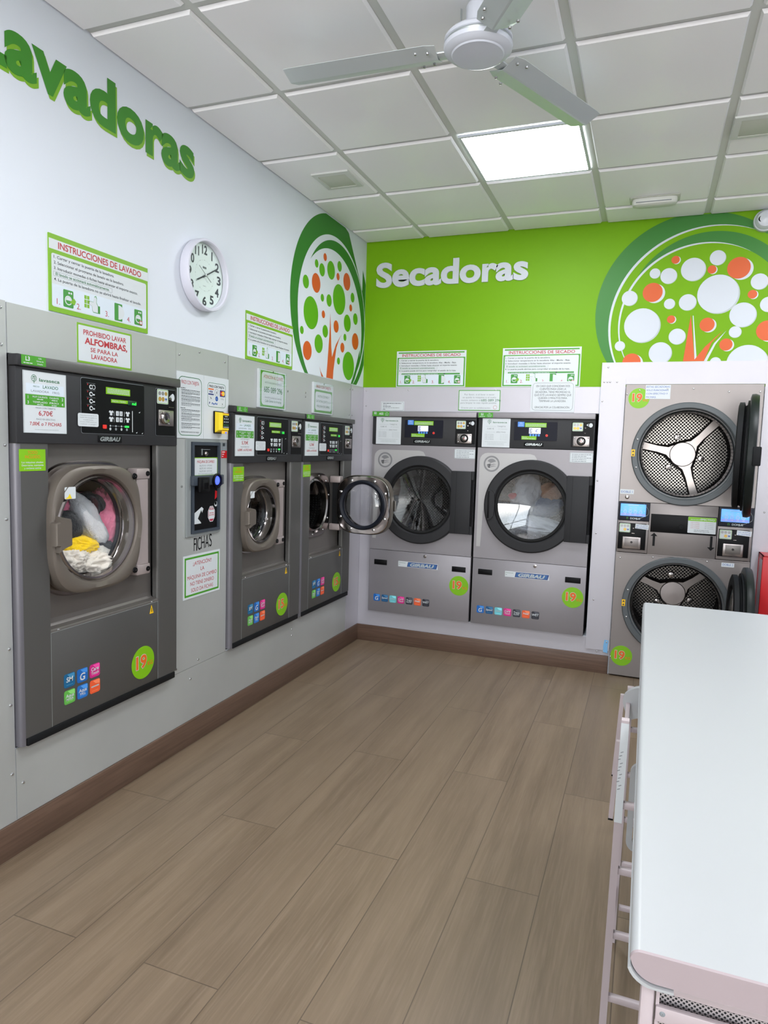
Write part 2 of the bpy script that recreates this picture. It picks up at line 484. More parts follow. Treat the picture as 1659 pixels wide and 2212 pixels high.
# ceiling: grid plane, bevelled tiles hanging just below it
mb = MB()
zg = ZC + 0.004
PANELS = ((2, -1), (2, -5), (5, -1), (5, -5), (2, -9), (5, -9), (2, -13), (5, -13))  # last four, behind the camera, are unseen and added to even the overhead light
def cells():
    for i in range(-1, 8):
        for j in range(-17, 2):
            # cell j=0 ends at the grid crossing nearest the back wall
            x0, x1 = GX + 0.6 * (i - 1), GX + 0.6 * i
            y0, y1 = GY + 0.6 * (j - 1), GY + 0.6 * j
            x0, x1, y0, y1 = max(x0, X0), min(x1, X1), max(y0, Y0), min(y1, YB)
            if x1 - x0 > 0.04 and y1 - y0 > 0.04: yield i, j, x0, x1, y0, y1
for i, j, x0, x1, y0, y1 in cells():
    g = 0.016
    a, b, c, d = x0 + (g if x0 > X0 else 0.002), x1 - (g if x1 < X1 else 0.002), y0 + (g if y0 > Y0 else 0.002), y1 - (g if y1 < YB else 0.012)
    mb.add([(x0, y0, zg), (x1, y0, zg), (x1, y1, zg), (x0, y1, zg)], [(0, 1, 2, 3)], M_tbar)
    if (i, j) in PANELS: continue
    q = 0.008; zt = ZC - 0.009
    top = [(a, c, zg - 0.001), (b, c, zg - 0.001), (b, d, zg - 0.001), (a, d, zg - 0.001)]
    bot = [(a + q, c + q, zt), (b - q, c + q, zt), (b - q, d - q, zt), (a + q, d - q, zt)]
    mb.loft([top, bot], M_tile, False, True)
mb.box(X0, X1, Y0, YB, zg + 0.002, zg + 0.06, M_tbar)
struct(mb.build('ceiling', smooth=False))

# skirting
struct(MB().box(Y0, YB - 0.012, -0.012, 0.0, 0.0, 0.123, M_skirt, 0.003).build('baseboard_left', **LW))
struct(MB().box(0.0, 1.846, -0.012, 0.0, 0.0, 0.123, M_skirt, 0.003).build('baseboard_back', **BW))

# metal cladding, sheet by sheet
def sheet(name, place, parts, m, screws=(), th=0.004):
    mb = MB()
    for a, b, c, d in parts: mb.box(a, b, -th, 0.0, c, d, m)
    for x, z in screws: mb.screw(x, -th, z)
    return struct(mb.build(name, **place))
sheet('trim_2', LW, [(Y0, 1.709, 0.124, 1.925)], M_clad, [(1.69, 1.90), (1.69, 1.78), (1.695, 1.2), (1.695, 0.75), (1.695, 0.55), (1.695, 1.45), (1.695, 0.30)])
sheet('trim_3', LW, [(1.713, 2.586, 1.757, 1.922)], M_clad, [], 0.005)
sheet('trim_4', LW, [(2.564, 2.688, 0.387, 1.480), (2.588, 2.996, 1.480, 1.921), (2.564, 2.588, 1.48, 1.752), (2.688, 2.922, 0.387, 1.033), (2.922, 2.996, 0.387, 1.480)], M_clad,
      [(2.61, 1.87), (2.76, 1.90), (2.97, 1.88), (2.63, 1.27), (2.95, 1.27), (2.76, 0.41), (2.59, 0.41)])
sheet('trim_5', LW, [(3.0, 4.535, 1.670, 1.918)], M_clad, [(3.615, 1.79), (3.84, 1.80), (3.84, 1.775), (4.515, 1.88), (4.515, 1.70)], 0.005)
sheet('trim_6', LW, [(1.713, 4.535, 0.124, 0.385), (4.518, 4.535, 0.385, 1.668)], M_clad, [(3.72, 0.33), (3.72, 0.29), (2.70, 0.33), (1.74, 0.25)], 0.0035)
sheet('trim_7', LW, [(4.540, YB - 0.002, 0.124, 1.916)], M_cladw, [(4.56, 1.88), (4.56, 1.70)], 0.005)
sheet('trim_8', BW, [(0.006, 1.69, 1.742, 1.914), (0.006, 0.09, 0.124, 1.742), (0.09, 1.845, 0.124, 0.238)], M_cladw,
      [(0.03, 1.89), (0.36, 1.895), (1.0, 1.895), (1.5, 1.89), (0.03, 1.78), (1.81, 0.19), (1.81, 0.15), (1.77, 0.145), (1.72, 0.19), (1.75, 0.215)])
sheet('trim_9', BW, [(1.696, X1, 1.930, 2.070), (2.65, X1, 0.0, 1.930)], M_cladw, [(1.735, 2.04), (2.70, 1.15), (2.70, 1.86), (2.70, 0.7)], 0.012)
sheet('trim_10', BW, [(1.697, 1.849, 0.160, 1.966)], M_cladw, [(1.715, 1.945), (1.735, 1.945), (1.752, 1.945), (1.795, 1.945), (1.71, 1.82), (1.71, 1.3), (1.72, 0.95), (1.73, 0.5), (1.83, 0.22)], 0.016)
tag(MB().prism([(1.812, 0.150), (1.84, 0.145), (1.838, 0.19), (1.843, 0.232), (1.816, 0.234), (1.81, 0.19)], -0.018, -0.0165, M_skyb).build('tape_scrap', **BW),
    'torn scrap of pale blue tape at the low right corner of the steel plinth', 'tape')
# black strip put in for the shade of the open corner joint, left cladding
struct(MB().box(4.536, 4.539, -0.004, 0.0, 1.668, 1.915, M_blackm).build('trim_11', **LW))

# ------------------------------------------------------------------ small printed pieces shared by the machines
def draw_tree_logo(mb, x, z, s, y, m):
    mb.band(circle(x, z + s * 0.15, s * 0.42, 24), circle(x, z + s * 0.15, s * 0.36, 24), y, m)
    mb.face([(x - 0.04 * s, z - 0.5 * s), (x + 0.04 * s, z - 0.5 * s), (x + 0.02 * s, z + 0.2 * s), (x - 0.02 * s, z + 0.2 * s)], y - 0.0001, m)
    for dx, dz, r in ((-.18, .1, .07), (.15, .05, .08), (0, .3, .09), (-.15, .3, .06), (.18, .28, .06)):
        mb.face(circle(x + dx * s, z + dz * s, r * s, 10), y - 0.0001, m)

def coin_card(mb, x0, x1, z0, z1, y, five=False):
    """white card showing the coins the slot takes"""
    mb.prism(rrect(x0, x1, z0, z1, 0.006), y - 0.0015, y, M_paper)
    y -= 0.002; w, h = x1 - x0, z1 - z0; r = w * 0.12
    mb.band(rrect(x0 + .002, x1 - .002, z0 + .002, z1 - .002, 0.005), rrect(x0 + .004, x1 - .004, z0 + .004, z1 - .004, 0.004), y, M_lime)
    for k in range(3): mb.face(circle(x0 + w * (0.22 + 0.28 * k), z0 + h * 0.72, r, 14), y, M_coin1 if k < 2 or five else M_coin2)
    for k in range(1 if five else 0, 2): mb.face(circle(x0 + w * (0.24 + 0.28 * k), z0 + h * 0.33, r * 1.15, 14), y, M_coin2)
    mb.face(rect(x0 + w * .7, x0 + w * .88, z0 + h * .3, z0 + h * .4), y, M_blue)
    mb.face(rect(x0 + w * .72, x0 + w * .86, z0 + h * .22, z0 + h * .28), y, M_coin1)

def sticker_kg(n, x, z, r, y, parent, rx=None):
    mb = MB().prism(circle(x, z, r, 36), y - 0.0008, y, M_lime)
    mb.text(n, x - r * 0.16, z - r * 0.3, r * 0.74, y - 0.0014, M_paper, r * .98, 'C', 0.06)
    mb.text(n, x - r * 0.16, z - r * 0.3, r * 0.74, y - 0.0018, M_orange, r * .94, 'C', 0.035)
    mb.text('KG', x + r * 0.62, z - r * 0.3, r * 0.24, y - 0.0014, M_orange, al='C', bold=0.01)
    return mb.build('capacity_sticker', parent, label='round lime sticker with orange %s' % n)

BADGES = {'SM': ((20, 96, 140), [('SM', .34, .5)]), 'G': ((24, 100, 180), [('G', .5, .3)]), 'Care': ((206, 36, 128), [('Care', .26, .58), ('Touch', .2, .3)]),
          'AquaM': ((96, 176, 74), [('Aqua', .24, .55), ('MIXER', .16, .3)]), 'AquaF': ((34, 110, 190), [('Aqua', .24, .55), ('FALL', .17, .3)]), 'Tw': ((236, 92, 50), []),
          'Speed': ((24, 84, 130), [('Speed', .24, .5)]), 'Hum': ((110, 196, 206), []), 'Trans': ((44, 48, 58), [('Trans', .24, .55), ('FLOW', .18, .3)]),
          'Heat': ((232, 96, 52), [('Heat', .26, .55)]), 'WET': ((40, 42, 52), [('WET', .28, .5)])}
def badge(key, x0, z0, s, y, parent):
    rgb, words = BADGES[key]
    m = mat('badge_print_%d_%d_%d' % rgb, rgb, 0.4)
    m2 = mat('badge_sheen_%d_%d_%d' % rgb, tuple(min(255, c + 45) for c in rgb), 0.4)
    mb = MB().prism(rrect(x0, x0 + s, z0, z0 + s, s * 0.16), y - 0.0008, y, m)
    mb.face([(x0 + s * .95, z0 + s * .95), (x0 + s * .3, z0 + s * .95), (x0 + s * .55, z0 + s * .7), (x0 + s * .95, z0 + s * .62)], y - 0.0011, m2)
    for wd, h, b in words: mb.text(wd, x0 + s * .5, z0 + s * b - s * h * .3, s * h, y - 0.0014, M_paper, bold=0.02, shear=0.1)
    mb.face(rect(x0 + s * .2, x0 + s * .8, z0 + s * .16, z0 + s * .2), y - 0.0012, m2)
    if not words: mb.face(rect(x0 + s * .12, x0 + s * .88, z0 + s * .46, z0 + s * .56), y - 0.0012, M_pale)
    return mb.build('feature_badge', parent)

def id_tag(parent, x0, x1, z0, z1, y, code, extra=None):
    mb = MB().box(x0, x1, y - 0.001, y, z0, z1, M_gprint)
    w, h = x1 - x0, z1 - z0; y -= 0.0014
    xm = x0 + w * (0.5 if not extra else 0.34)
    mb.text(code, x0 + (xm - x0) * .5, z0 + h * .42, h * .42, y, M_paper, bold=0.03)
    if extra: mb.text(extra, x0 + w * .52, z0 + h * .3, h * .42, y, M_paper, bold=0.03); xm = x0 + w * .7
    else: mb.lines(x0 + w * .08, xm - w * .06, z0 + h * .14, h * .14, y, M_paper, random.Random(3))
    mb.face(rect(xm, xm + 0.0006, z0, z1), y, M_gdark)
    for k, s in enumerate(('Calle', 'Gómez de', 'Arteche')): mb.text(s, (xm + x1) / 2, z1 - h * (.27 + .3 * k), h * .15, y, M_paper, bold=0.015)
    return mb.build('identity_tag', parent, label='green tag marked %s' % code)

def maker_plate(parent, xc, zc, w, h, y):
    mb = MB().box(xc - w / 2, xc + w / 2, y - 0.003, y, zc - h / 2, zc + h / 2, M_black, 0.001)
    mb.text('GIRBAU', xc, zc - h * .29, h * .58, y - 0.0036, M_silver, w * .86, bold=0.045, shear=0.25)
    return mb.build('maker_plate', parent)

def lavaseca_card(parent, x0, x1, z0, z1, y, kg, prices):
    mb = MB().box(x0, x1, y - 0.002, y, z0, z1, M_paper)
    w, h = x1 - x0, z1 - z0; xc = (x0 + x1) / 2; Y = y - 0.0026; rg = random.Random(11)
    Z = lambda f: z0 + h * f
    draw_tree_logo(mb, x0 + w * .24, Z(.87), w * .15, Y, M_gtext)
    mb.text('lavaseca', x0 + w * .36, Z(.845), h * .052, Y, M_gtext, w * .48, 'L', 0.01)
    mb.face(rect(x0 + w * .06, x1 - w * .06, Z(.635), Z(.8)), Y + .0002, M_paperb)
    mb.text('PRECIOS', x0 + w * .22, Z(.745), h * .022, Y, M_gtext, None, 'L')
    mb.text('LAVADO', x0 + w * .44, Z(.735), h * .05, Y, M_gtext, w * .36, 'L', 0.008)
    mb.text('LAVADORA   %sKG' % kg, xc, Z(.665), h * .034, Y, M_grey, w * .66, bold=0.005)
    mb.face(rect(x0 + w * .04, x1 - w * .04, Z(.45), Z(.625)), Y, M_gprint)
    for k, (a, b, n1, n2) in enumerate((('MUY CALIENTE', 'CALIENTE', '1', '2'), ('TEMPLADO', 'FRÍO', '3', '4'))):
        zz = Z(.565 - .085 * k)
        mb.text(n1, x0 + w * .1, zz - h * .01, h * .045, Y - .0003, M_paper, bold=0.02); mb.text(n2, x1 - w * .1, zz - h * .01, h * .045, Y - .0003, M_paper, bold=0.02)
        mb.text(a, x0 + w * .37, zz + h * .01, h * .028, Y - .0003, M_paper, w * .34, bold=0.012); mb.text(b, x0 + w * .7, zz + h * .01, h * .028, Y - .0003, M_paper, w * .22, bold=0.012)
        mb.lines(x0 + w * .3, x0 + w * .46, zz - h * .02, h * .02, Y - .0003, M_paper, rg); mb.lines(x0 + w * .64, x0 + w * .78, zz - h * .02, h * .02, Y - .0003, M_paper, rg)
    mb.text('PAGO CON TARJETA', xc, Z(.4), h * .026, Y, M_grey, w * .46)
    mb.text(prices[0], xc, Z(.29), h * .075, Y, M_red, w * .33, bold=0.008)
    mb.text('PAGO EN EFECTIVO', xc, Z(.215), h * .026, Y, M_grey, w * .44)
    mb.text(prices[1], xc, Z(.125), h * .055, Y, M_red, w * .74, bold=0.006)
    mb.lines(x0 + w * .24, x1 - w * .2, Z(.055), h * .012, Y, M_pale, rg)
    for q in (rect(x0, x1, z1 - h * .008, z1), rect(x0, x1, z0, z0 + h * .008), rect(x0, x0 + w * .012, z0, z1), rect(x1 - w * .012, x1, z0, z1)): mb.face(q, Y, M_pale)
    return mb.build('price_card', parent, label='white price card with green print')

def dryer_card(parent, x0, x1, z0, z1, y):
    mb = MB().box(x0, x1, y - 0.003, y, z0, z1, M_paper)
    w, h = x1 - x0, z1 - z0; Y = y - 0.0036; rg = random.Random(5); Z = lambda f: z0 + h * f; X = lambda f: x0 + w * f
    draw_tree_logo(mb, X(.25), Z(.87), w * .16, Y, M_gtext)
    mb.text('lavaseca', X(.38), Z(.84), h * .055, Y, M_gtext, w * .5, 'L', 0.008)
    mb.text('PRECIOS SECADO', X(.14), Z(.71), h * .025, Y, M_pale, w * .36, 'L'); mb.text('TARJETA', X(.54), Z(.705), h * .042, Y, M_grey, w * .3, 'L')
    mb.text('3,80 €', X(.3), Z(.62), h * .045, Y, M_grey, w * .24); mb.text('24 minutos', X(.74), Z(.62), h * .036, Y, M_pale, w * .32)
    mb.text('PRECIOS SECADO', X(.12), Z(.51), h * .025, Y, M_pale, w * .36, 'L'); mb.text('EFECTIVO', X(.52), Z(.505), h * .042, Y, M_grey, w * .32, 'L')
    for k in range(4):
        mb.text('%d € o %d fichas' % (k + 2, k + 2), X(.1), Z(.43 - .055 * k), h * .03, Y, M_grey, w * .32, 'L')
        mb.text('%d minutos' % (12 + 6 * k), X(.93), Z(.43 - .055 * k), h * .03, Y, M_pale, w * .28, 'R')
    mb.lines(X(.1), X(.9), Z(.18), h * .02, Y, M_pale, rg); mb.lines(X(.2), X(.8), Z(.13), h * .022, Y, M_pale, rg); mb.lines(X(.2), X(.8), Z(.085), h * .022, Y, M_pale, rg)
    return mb.build('price_card', parent, label='white price card with green print')

# ------------------------------------------------------------------ washers
def drum(parent, xc, zc, r, y0, depth, lifters=3):
    mb = MB()
    mb.lathe([(r * 0.86, y0), (r, y0 + 0.03), (r, y0 + depth - 0.03)], 0, 0, M_perfw)
    mb.lathe([(r, y0 + depth - 0.03), (r * 0.96, y0 + depth), (r * .18, y0 + depth + 0.01), (0.001, y0 + depth + 0.01)], 0, 0, M_perfd)
    for k in range(lifters):
        a = 0.5 + 2 * PI * k / lifters; c, s = math.cos(a), math.sin(a)
        poly = []
        for (rad, off) in ((r - .002, -.05), (r - .055, -.012), (r - .055, .012), (r - .002, .05)):
            poly.append((rad * c - off * s, rad * s + off * c))
        mb.prism(poly, y0 + 0.04, y0 + depth - 0.03, M_steel)
    return mb.build('drum', parent, loc=(xc, 0, zc))

def washer_door(parent, hx, hz, a, b, rg, gap, angle, y0, hinge_h, white_sticker=True):
    """door whose origin is the hinge pin; closed it lies left of the pin"""
    cx = -gap - a                                    # door centre, from the pin
    n = 72
    P = lambda L, y: [(x, y, z) for x, z in L]
    sq = lambda k: squircle(cx, 0, a * k, b * k, 3.3, n)
    mb = MB()
    mb.loft([P(sq(0.985), 0.03), P(sq(1.0), 0.01), P(sq(1.0), -0.022), P(sq(0.985), -0.036), P(sq(0.955), -0.041),
             P(circle(cx, 0, rg * 1.13, n), -0.043), P(circle(cx, 0, rg * 1.04, n), -0.036), P(circle(cx, 0, rg, n), -0.02), P(circle(cx, 0, rg, n), 0.03)], M_door)
    d = mb.build('door', parent, loc=(hx, y0, hz), rotz=angle)
    # polished back plate with its bolts
    k = MB().loft([P(sq(0.97), 0.031), P(sq(0.95), 0.037), P(circle(cx, 0, rg * 1.08, n), 0.0365), P(circle(cx, 0, rg * .9, n), 0.034)], mat('polished_plate', (214, 208, 208), .12, 1.0))
    for i in range(8):
        q = 2 * PI * i / 8 + 0.39; ex = a * .84 if i % 2 == 0 else a * .84
        x_, z_ = cx + a * .86 * math.copysign(abs(math.cos(q)) ** .75, math.cos(q)), b * .86 * math.copysign(abs(math.sin(q)) ** .75, math.sin(q))
        k.lathe([(0.009, 0.037), (0.009, 0.041), (0.004, 0.043)], x_, z_, M_screw, 12, False, True)
    k.build('back_plate', d)
    MB().lathe([(rg * 1.05, 0.036), (rg * 1.06, 0.05), (rg * 1.0, 0.058), (rg * 0.90, 0.052), (rg * 0.89, 0.03)], cx, 0, M_rubber).build('gasket', d)
    MB().lathe([(rg * 1.0, -0.026), (rg * .97, -0.031), (rg * .935, -0.03), (rg * .93, -0.01)], cx, 0, M_chrome).build('glass_rim', d)
    MB().lathe([(rg * .995, -0.012), (rg * .94, 0.012), (rg * .895, 0.034), (rg * .82, 0.044), (rg * .6, 0.051), (rg * .3, 0.054), (0.002, 0.055)], cx, 0, M_glass).build('glass_bowl', d)
    # bow-tie handle on the free side
    hx0 = cx - a - 0.004; h = 0.064 * b / .243
    hm = MB()
    poly = [(hx0 - .002, h * .62), (hx0 + .016, h * .7), (hx0 + .014, h), (hx0 + .034, h * .92), (hx0 + .066, h * .8), (hx0 + .07, h * .6),
            (hx0 + .07, -h * .72), (hx0 + .04, -h * .84), (hx0 + .014, -h * 1.05), (hx0 + .016, -h * .72), (hx0 - .002, -h * .66)]
    def off(L, k): 
        mx = sum(q[0] for q in L) / len(L); return [(mx + (x - mx) * k, z * k) for x, z in L]
    hm.loft([P(poly, -0.036), P(poly, -0.062), P(off(poly, .92), -0.068)], M_door, False, True)
    hm.build('handle', d)
    # hinge bar: two blocks and a paler round bar
    hb = MB()
    for s in (1, -1):
        hb.box(-gap - .02, 0.022, -0.032, 0.02, s * hinge_h / 2 - (.045 if s > 0 else 0), s * hinge_h / 2 + (0 if s > 0 else .045), M_hinge, .006)
        hb.lathe([(0.011, -0.0325), (0.011, -0.0345), (0.002, -0.0345)], 0.006, s * (hinge_h / 2 - .022), M_black, 14)
    if angle: hb.box(-gap - .006, .004, -.012, .012, -hinge_h / 2 + .045, hinge_h / 2 - .045, M_blackm)  # open door: black strip stands in for the shaded recess between the blocks
    else: hb.loft([[(x, y, z) for x, y in ((-gap - .012, .01), (-gap - .012, -.022), (-gap + .008, -.03), (.010, -.03), (.020, -.02), (.020, .01))] for z in (-hinge_h / 2 + .045, hinge_h / 2 - .045)], M_hinge)
    hb.build('hinge', d, label='pale taupe hinge bar')
    for s in (1, -1):
        MB().lathe([(0.013, -0.042), (0.011, -0.047), (0.002, -0.048)], cx + a * .80, s * b * .80, M_black, 16).build('plug', d)
    if white_sticker:
        st = MB().prism(rrect(cx - a * .76, cx - a * .54, b * .50, b * .68, .004), -0.0428, -0.0415, M_paper)
        if white_sticker == 'worn':
            st.face([(cx - a * .76, b * .505), (cx - a * .62, b * .505), (cx - a * .66, b * .58), (cx - a * .70, b * .53)], -0.043, M_yellow)
        st.build('door_sticker', d, label='small worn white sticker')
    return d

def build_washer(name, label, y0, Wd, zk, zl, zp, zs, zt, door, kg, code, prices, xl, xr, open_deg=0.0):
    """zk kick top, zl ledge, zp panel bottom, zs strip bottom, zt top; door = (xc, zc, a, b, r, hinge x); xl, xr the bay's edges"""
    zb = zk - 0.030
    th = thing(name, label, 'washing machine', (0, y0, 0), PI / 2, 'washing machines along the left wall')
    F = -0.030
    big = kg == '19'
    xi = xr                                        # inner face of the right column
    xc, zc, a, b, rg, hx = door
    # casing behind the face, with the round mouth of the drum cut in the bay
    mb = MB()
    mb.box(0.004, Wd - 0.004, 0.60, 0.62, zb, zt - .01, M_wash)
    mb.box(0.004, 0.012, -0.004, 0.60, zb, zt - .01, M_wash).box(Wd - .012, Wd - .004, -0.004, 0.60, zb, zt - .01, M_wash)
    mb.box(0.004, Wd - .004, -0.004, 0.60, zb, zb + .01, M_wash).box(0.004, Wd - .004, -0.004, 0.60, zt - .02, zt - .01, M_wash)
    mb.build('casing', th)
    # left column with its rounded outer edge
    def column(x0, x1, rl, nm, mirror=False):
        prof = [(x1, 0.0), (x1, F)]
        prof += [(x0 + rl - rl * math.sin(q), F + rl - rl * math.cos(q)) for q in [PI / 2 * i / 6 for i in range(7)]]
        prof += [(x0, 0.0)]
        m = MB().loft([[(x, y, z) for x, y in prof] for z in (zk, zp)], M_wash, True, True)
        # the outer edge is a paler extrusion
        e = MB().loft([[(x0 - .0006 + rl - rl * math.sin(q), F - .0006 + rl - rl * math.cos(q), z) for q in [PI / 2 * (i - 1) / 6 for i in range(1, 8)]] + [(x0 - .0006, 0.0, z)] for z in (zb + .004, zp - .002)], M_side, closed=False)
        o = m.build(nm, th)
        if not mirror: e.build('edge_trim', o, label='paler rounded edge strip')
        return o
    column(0.0, xl, 0.018, 'side_column')
    column(xr + .0, Wd, 0.012, 'side_column', True)
    # recessed door bay
    n = 72; rb = rg * 1.12; yb_ = 0.010
    z0b, z1b = zl + .012, zp
    bay = MB()
    outer = rayrect(xc, zc, xl, xi, z0b, z1b, n)
    bay.loft([[(x, yb_, z) for x, z in outer], [(x, yb_, z) for x, z in circle(xc, zc, rb, n)], [(x, yb_ + .03, z) for x, z in circle(xc, zc, rb * .97, n)]], M_bay)
    bay.build('door_bay', th, label='recessed satin steel bay')
    # steel flange round the mouth
    fl = MB().loft([[(x, .009, z) for x, z in squircle(xc, zc, a * 1.10, b * 1.06, 3.3, n)], [(x, .000, z) for x, z in squircle(xc, zc, a * 1.08, b * 1.04, 3.3, n)],
                    [(x, .000, z) for x, z in circle(xc, zc, rg * 1.16, n)], [(x, .008, z) for x, z in circle(xc, zc, rg * 1.1, n)], [(x, .002, z) for x, z in circle(xc, zc, rg * 1.02, n)],
                    [(x, .035, z) for x, z in circle(xc, zc, rg * .99, n)], [(x, .045, z) for x, z in circle(xc, zc, rg * 1.03, n)]], M_chrome)
    for i in range(10):
        q = 2 * PI * i / 10 + .2
        fl.screw(xc + a * .98 * math.copysign(abs(math.cos(q)) ** .75, math.cos(q)), .000, zc + b * .96 * math.copysign(abs(math.sin(q)) ** .75, math.sin(q)), .007)
    fl.build('mouth_flange', th)
    drum(th, xc, zc, rg * 1.28, 0.048, 0.44)
    # lower service panel and the ledge above it
    lp = MB().box(xl + .0015, xi - .0015, F, -0.002, zk, zl - .012, M_wash, .0015)
    lp.build('lower_panel', th)
    MB().box(xl, xl + .0014, F - .0006, F + .002, zk, zl - .012, M_silver).box(xi - .0014, xi, F - .0006, F + .002, zk, zl - .012, M_silver).build('panel_seam', th)
    lg = MB().loft([[(x, y, z) for y, z in ((.010, zl + .03), (.008, zl + .012), (.0, zl + .004), (F + .002, zl), (F, zl - .004), (F, zl - .012), (.010, zl - .012))] for x in (xl, xi)], M_bay, True, True)
    lg.box(xl, xi, F - .001, F + .004, zl - .0125, zl - .0105, M_silver)
    lg.screw(xl + .035, F - .0, zl - .006, .005).screw(xi - .04, F, zl - .006, .005)
    lg.build('ledge', th)
    MB().box(0.022, Wd - .014, F - .004, -.004, zb, zk, M_blackm, .004).build('kick_strip', th, label='black kick strip')
    # control head
    Fp = F - 0.006
    hd = MB().box(0.0, Wd - .004, Fp, -.004, zp, zs, M_dark, .004)
    ph = hd.build('control_panel', th)
    ts = MB().box(-.004, Wd + .004, Fp - .014, -.006, zs + .001, zt, M_wash, .005)
    ts.box(-.0045, .016, Fp - .0145, -.006, zs + .0005, zt + .0005, M_dark, .005)
    ts.build('top_strip', th)
    H = zs - zp; k = Wd / .855
    X = lambda v: v * k
    PX = lambda v: v if big else (v - .027) * .182 / .183 + .0165 if v < .25 else (v - .282) * .99 + .230 if v < .66 else (v - .697) * 1.05 + .601
    Zp = lambda f: zp + H * f
    lavaseca_card(ph, PX(.027), PX(.210), Zp(.14), Zp(.955), Fp - .0005, kg, prices)
    kp0, kp1, kz0, kz1 = PX(.282), PX(.621), Zp(.165), Zp(.955)
    kb = MB().prism(rrect(kp0, kp1, kz0, kz1, .008), Fp - .0035, Fp + .002, M_black)
    kb.band(rrect(kp0 - .002, kp1 + .002, kz0 - .002, kz1 + .002, .009), rrect(kp0, kp1, kz0, kz1, .008), Fp - .0008, M_grey)
    y = Fp - .004; w, h = kp1 - kp0, kz1 - kz0
    U = lambda f: kp0 + w * f
    V = lambda f: kz1 - h * f
    g = kb
    for i in range(4):                              # column of programme pictograms
        g.face(rect(U(.07), U(.2), V(.085 + .13 * i) , V(.085 + .13 * i) + .0008), y, M_grey)
        g.face(circle(U(.135), V(.15 + .13 * i), h * .043, 16), y, M_paper)
        g.face(circle(U(.135), V(.15 + .13 * i), h * .024, 12), y - .0002, M_black)
        if i == 0: g.band(circle(U(.175), V(.15), h * .045, 14), circle(U(.175), V(.15), h * .034, 14), y, M_paper)
        else: g.face(rect(U(.14), U(.19), V(.17 + .13 * i), V(.145 + .13 * i)), y, M_paper)
        g.face(rect(U(.08), U(.092), V(.12 + .13 * i), V(.095 + .13 * i)), y, M_red)
    for r_ in range(2):                             # shirts and number keys
        for c_ in range(4):
            cx_ = U((.44, .54, .6, .71)[c_]); cz_ = V(.60 + .12 * r_)
            if c_ in (1, 2):
                g.face(rrect(cx_ - w * .024, cx_ + w * .024, cz_ - h * .045, cz_ + h * .045, .002), y, M_paper)
                g.text(str(1 + c_ - 1 + 2 * r_), cx_, cz_ - h * .022, h * .044, y - .0003, M_ink, bold=.02)
            else:
                q = w * .034
                g.face([(cx_ - q * .55, cz_ - h * .045), (cx_ + q * .55, cz_ - h * .045), (cx_ + q * .55, cz_ + h * .01), (cx_ + q, cz_ + h * .005), (cx_ + q, cz_ + h * .035),
                        (cx_ + q * .45, cz_ + h * .05), (cx_, cz_ + h * .03), (cx_ - q * .45, cz_ + h * .05), (cx_ - q, cz_ + h * .035), (cx_ - q, cz_ + h * .005), (cx_ - q * .55, cz_ + h * .01)], y, M_paper)
        for f in (.487, .653): g.face(rect(U(f) - .001, U(f) + .001, V(.65 + .12 * r_), V(.56 + .12 * r_)), y, M_pale)
    g.face(rect(U(.42), U(.70), V(.845) - .0006, V(.845) + .0006), y, M_grey)
    for i in range(4):
        g.face(circle(U(.425 + .09 * i), V(.845), h * .018, 12), y - .0001, M_pale); g.face(circle(U(.425 + .09 * i), V(.905), h * .027, 14), y, M_grey if i % 2 else M_pale)
    g.face(rect(U(.66), U(.73), V(.865), V(.83)), y - .0002, M_led)
    g.face(rect(U(.785), U(.795), V(.95), V(.53)), y, M_paper)
    for fx, fz in ((.9, .55), (.85, .96), (.95, .97)): g.face([(U(fx), V(fz)), (U(fx + .03), V(fz - .02)), (U(fx + .015), V(fz + .012))], y, M_paper)
    kb = g.build('keypad_panel', ph)
    lm = MB().box(U(.36), U(.75), y - .001, y, V(.245), V(.115), M_lime)
    rg_ = random.Random(2)
    for i in range(4): lm.lines(U(.38), U(.735), V(.15 + .024 * i), h * .016, y - .0013, M_paper, rg_)
    lm.build('lime_label', kb, label='lime label above the display')
    lm = MB().box(U(.44), U(.72), y - .001, y, V(.40), V(.335), M_lime); lm.text('PRECIO / TIEMPO', U(.565), V(.385), h * .03, y - .0013, M_paper, w * .22)
    lm.build('lime_label', kb)
    dp = MB().box(U(.71), U(.86), y - .003, y, V(.425), V(.33), mat('dark_green_display', (10, 58, 34), .3), .002); dp.text('nd' if kg == '19' else '570', U(.81), V(.41), h * .05, y - .0034, M_led, w * .07, bold=.02)
    dp.build('display', kb, label='green segment display')
    MB().prism(rrect(U(.305), U(.36), V(.905), V(.83), .003), y - .003, y, M_gbtn).build('stop_button', kb, label='red stop button')
    nt = MB().prism(rrect(U(-.06), U(.24), V(.88), V(.64), .007), y - .0012, y, M_paper)
    for i, s in enumerate(('Selecciona el programa de', 'lavado. Una vez pagado, no', 'se puede cambiar.', 'Si le da a STOP, tendrá que', 'volver a pagar')): nt.text(s, U(.09), V(.685 + .04 * i), h * .018, y - .0015, M_grey, w * (.24 if i != 2 else .15))
    nt.build('notice_sticker', kb, label='white notice sticker')
    # coin unit
    c0, c1, cz0, cz1 = PX(.697), PX(.824), Zp(.17), Zp(.945)
    cu = MB().prism(rrect(c0, c1, cz0, cz1, .006), Fp - .003, Fp + .002, M_black)
    cu.band(rrect(c0 - .0015, c1 + .0015, cz0 - .0015, cz1 + .0015, .007), rrect(c0, c1, cz0, cz1, .006), Fp - .0006, M_grey)
    w2, h2 = c1 - c0, cz1 - cz0; y2 = Fp - .0035
    cu.face(circle(c0 + w2 * .85, cz1 - h2 * .16, w2 * .1, 18, w2 * .13), y2, M_paper)
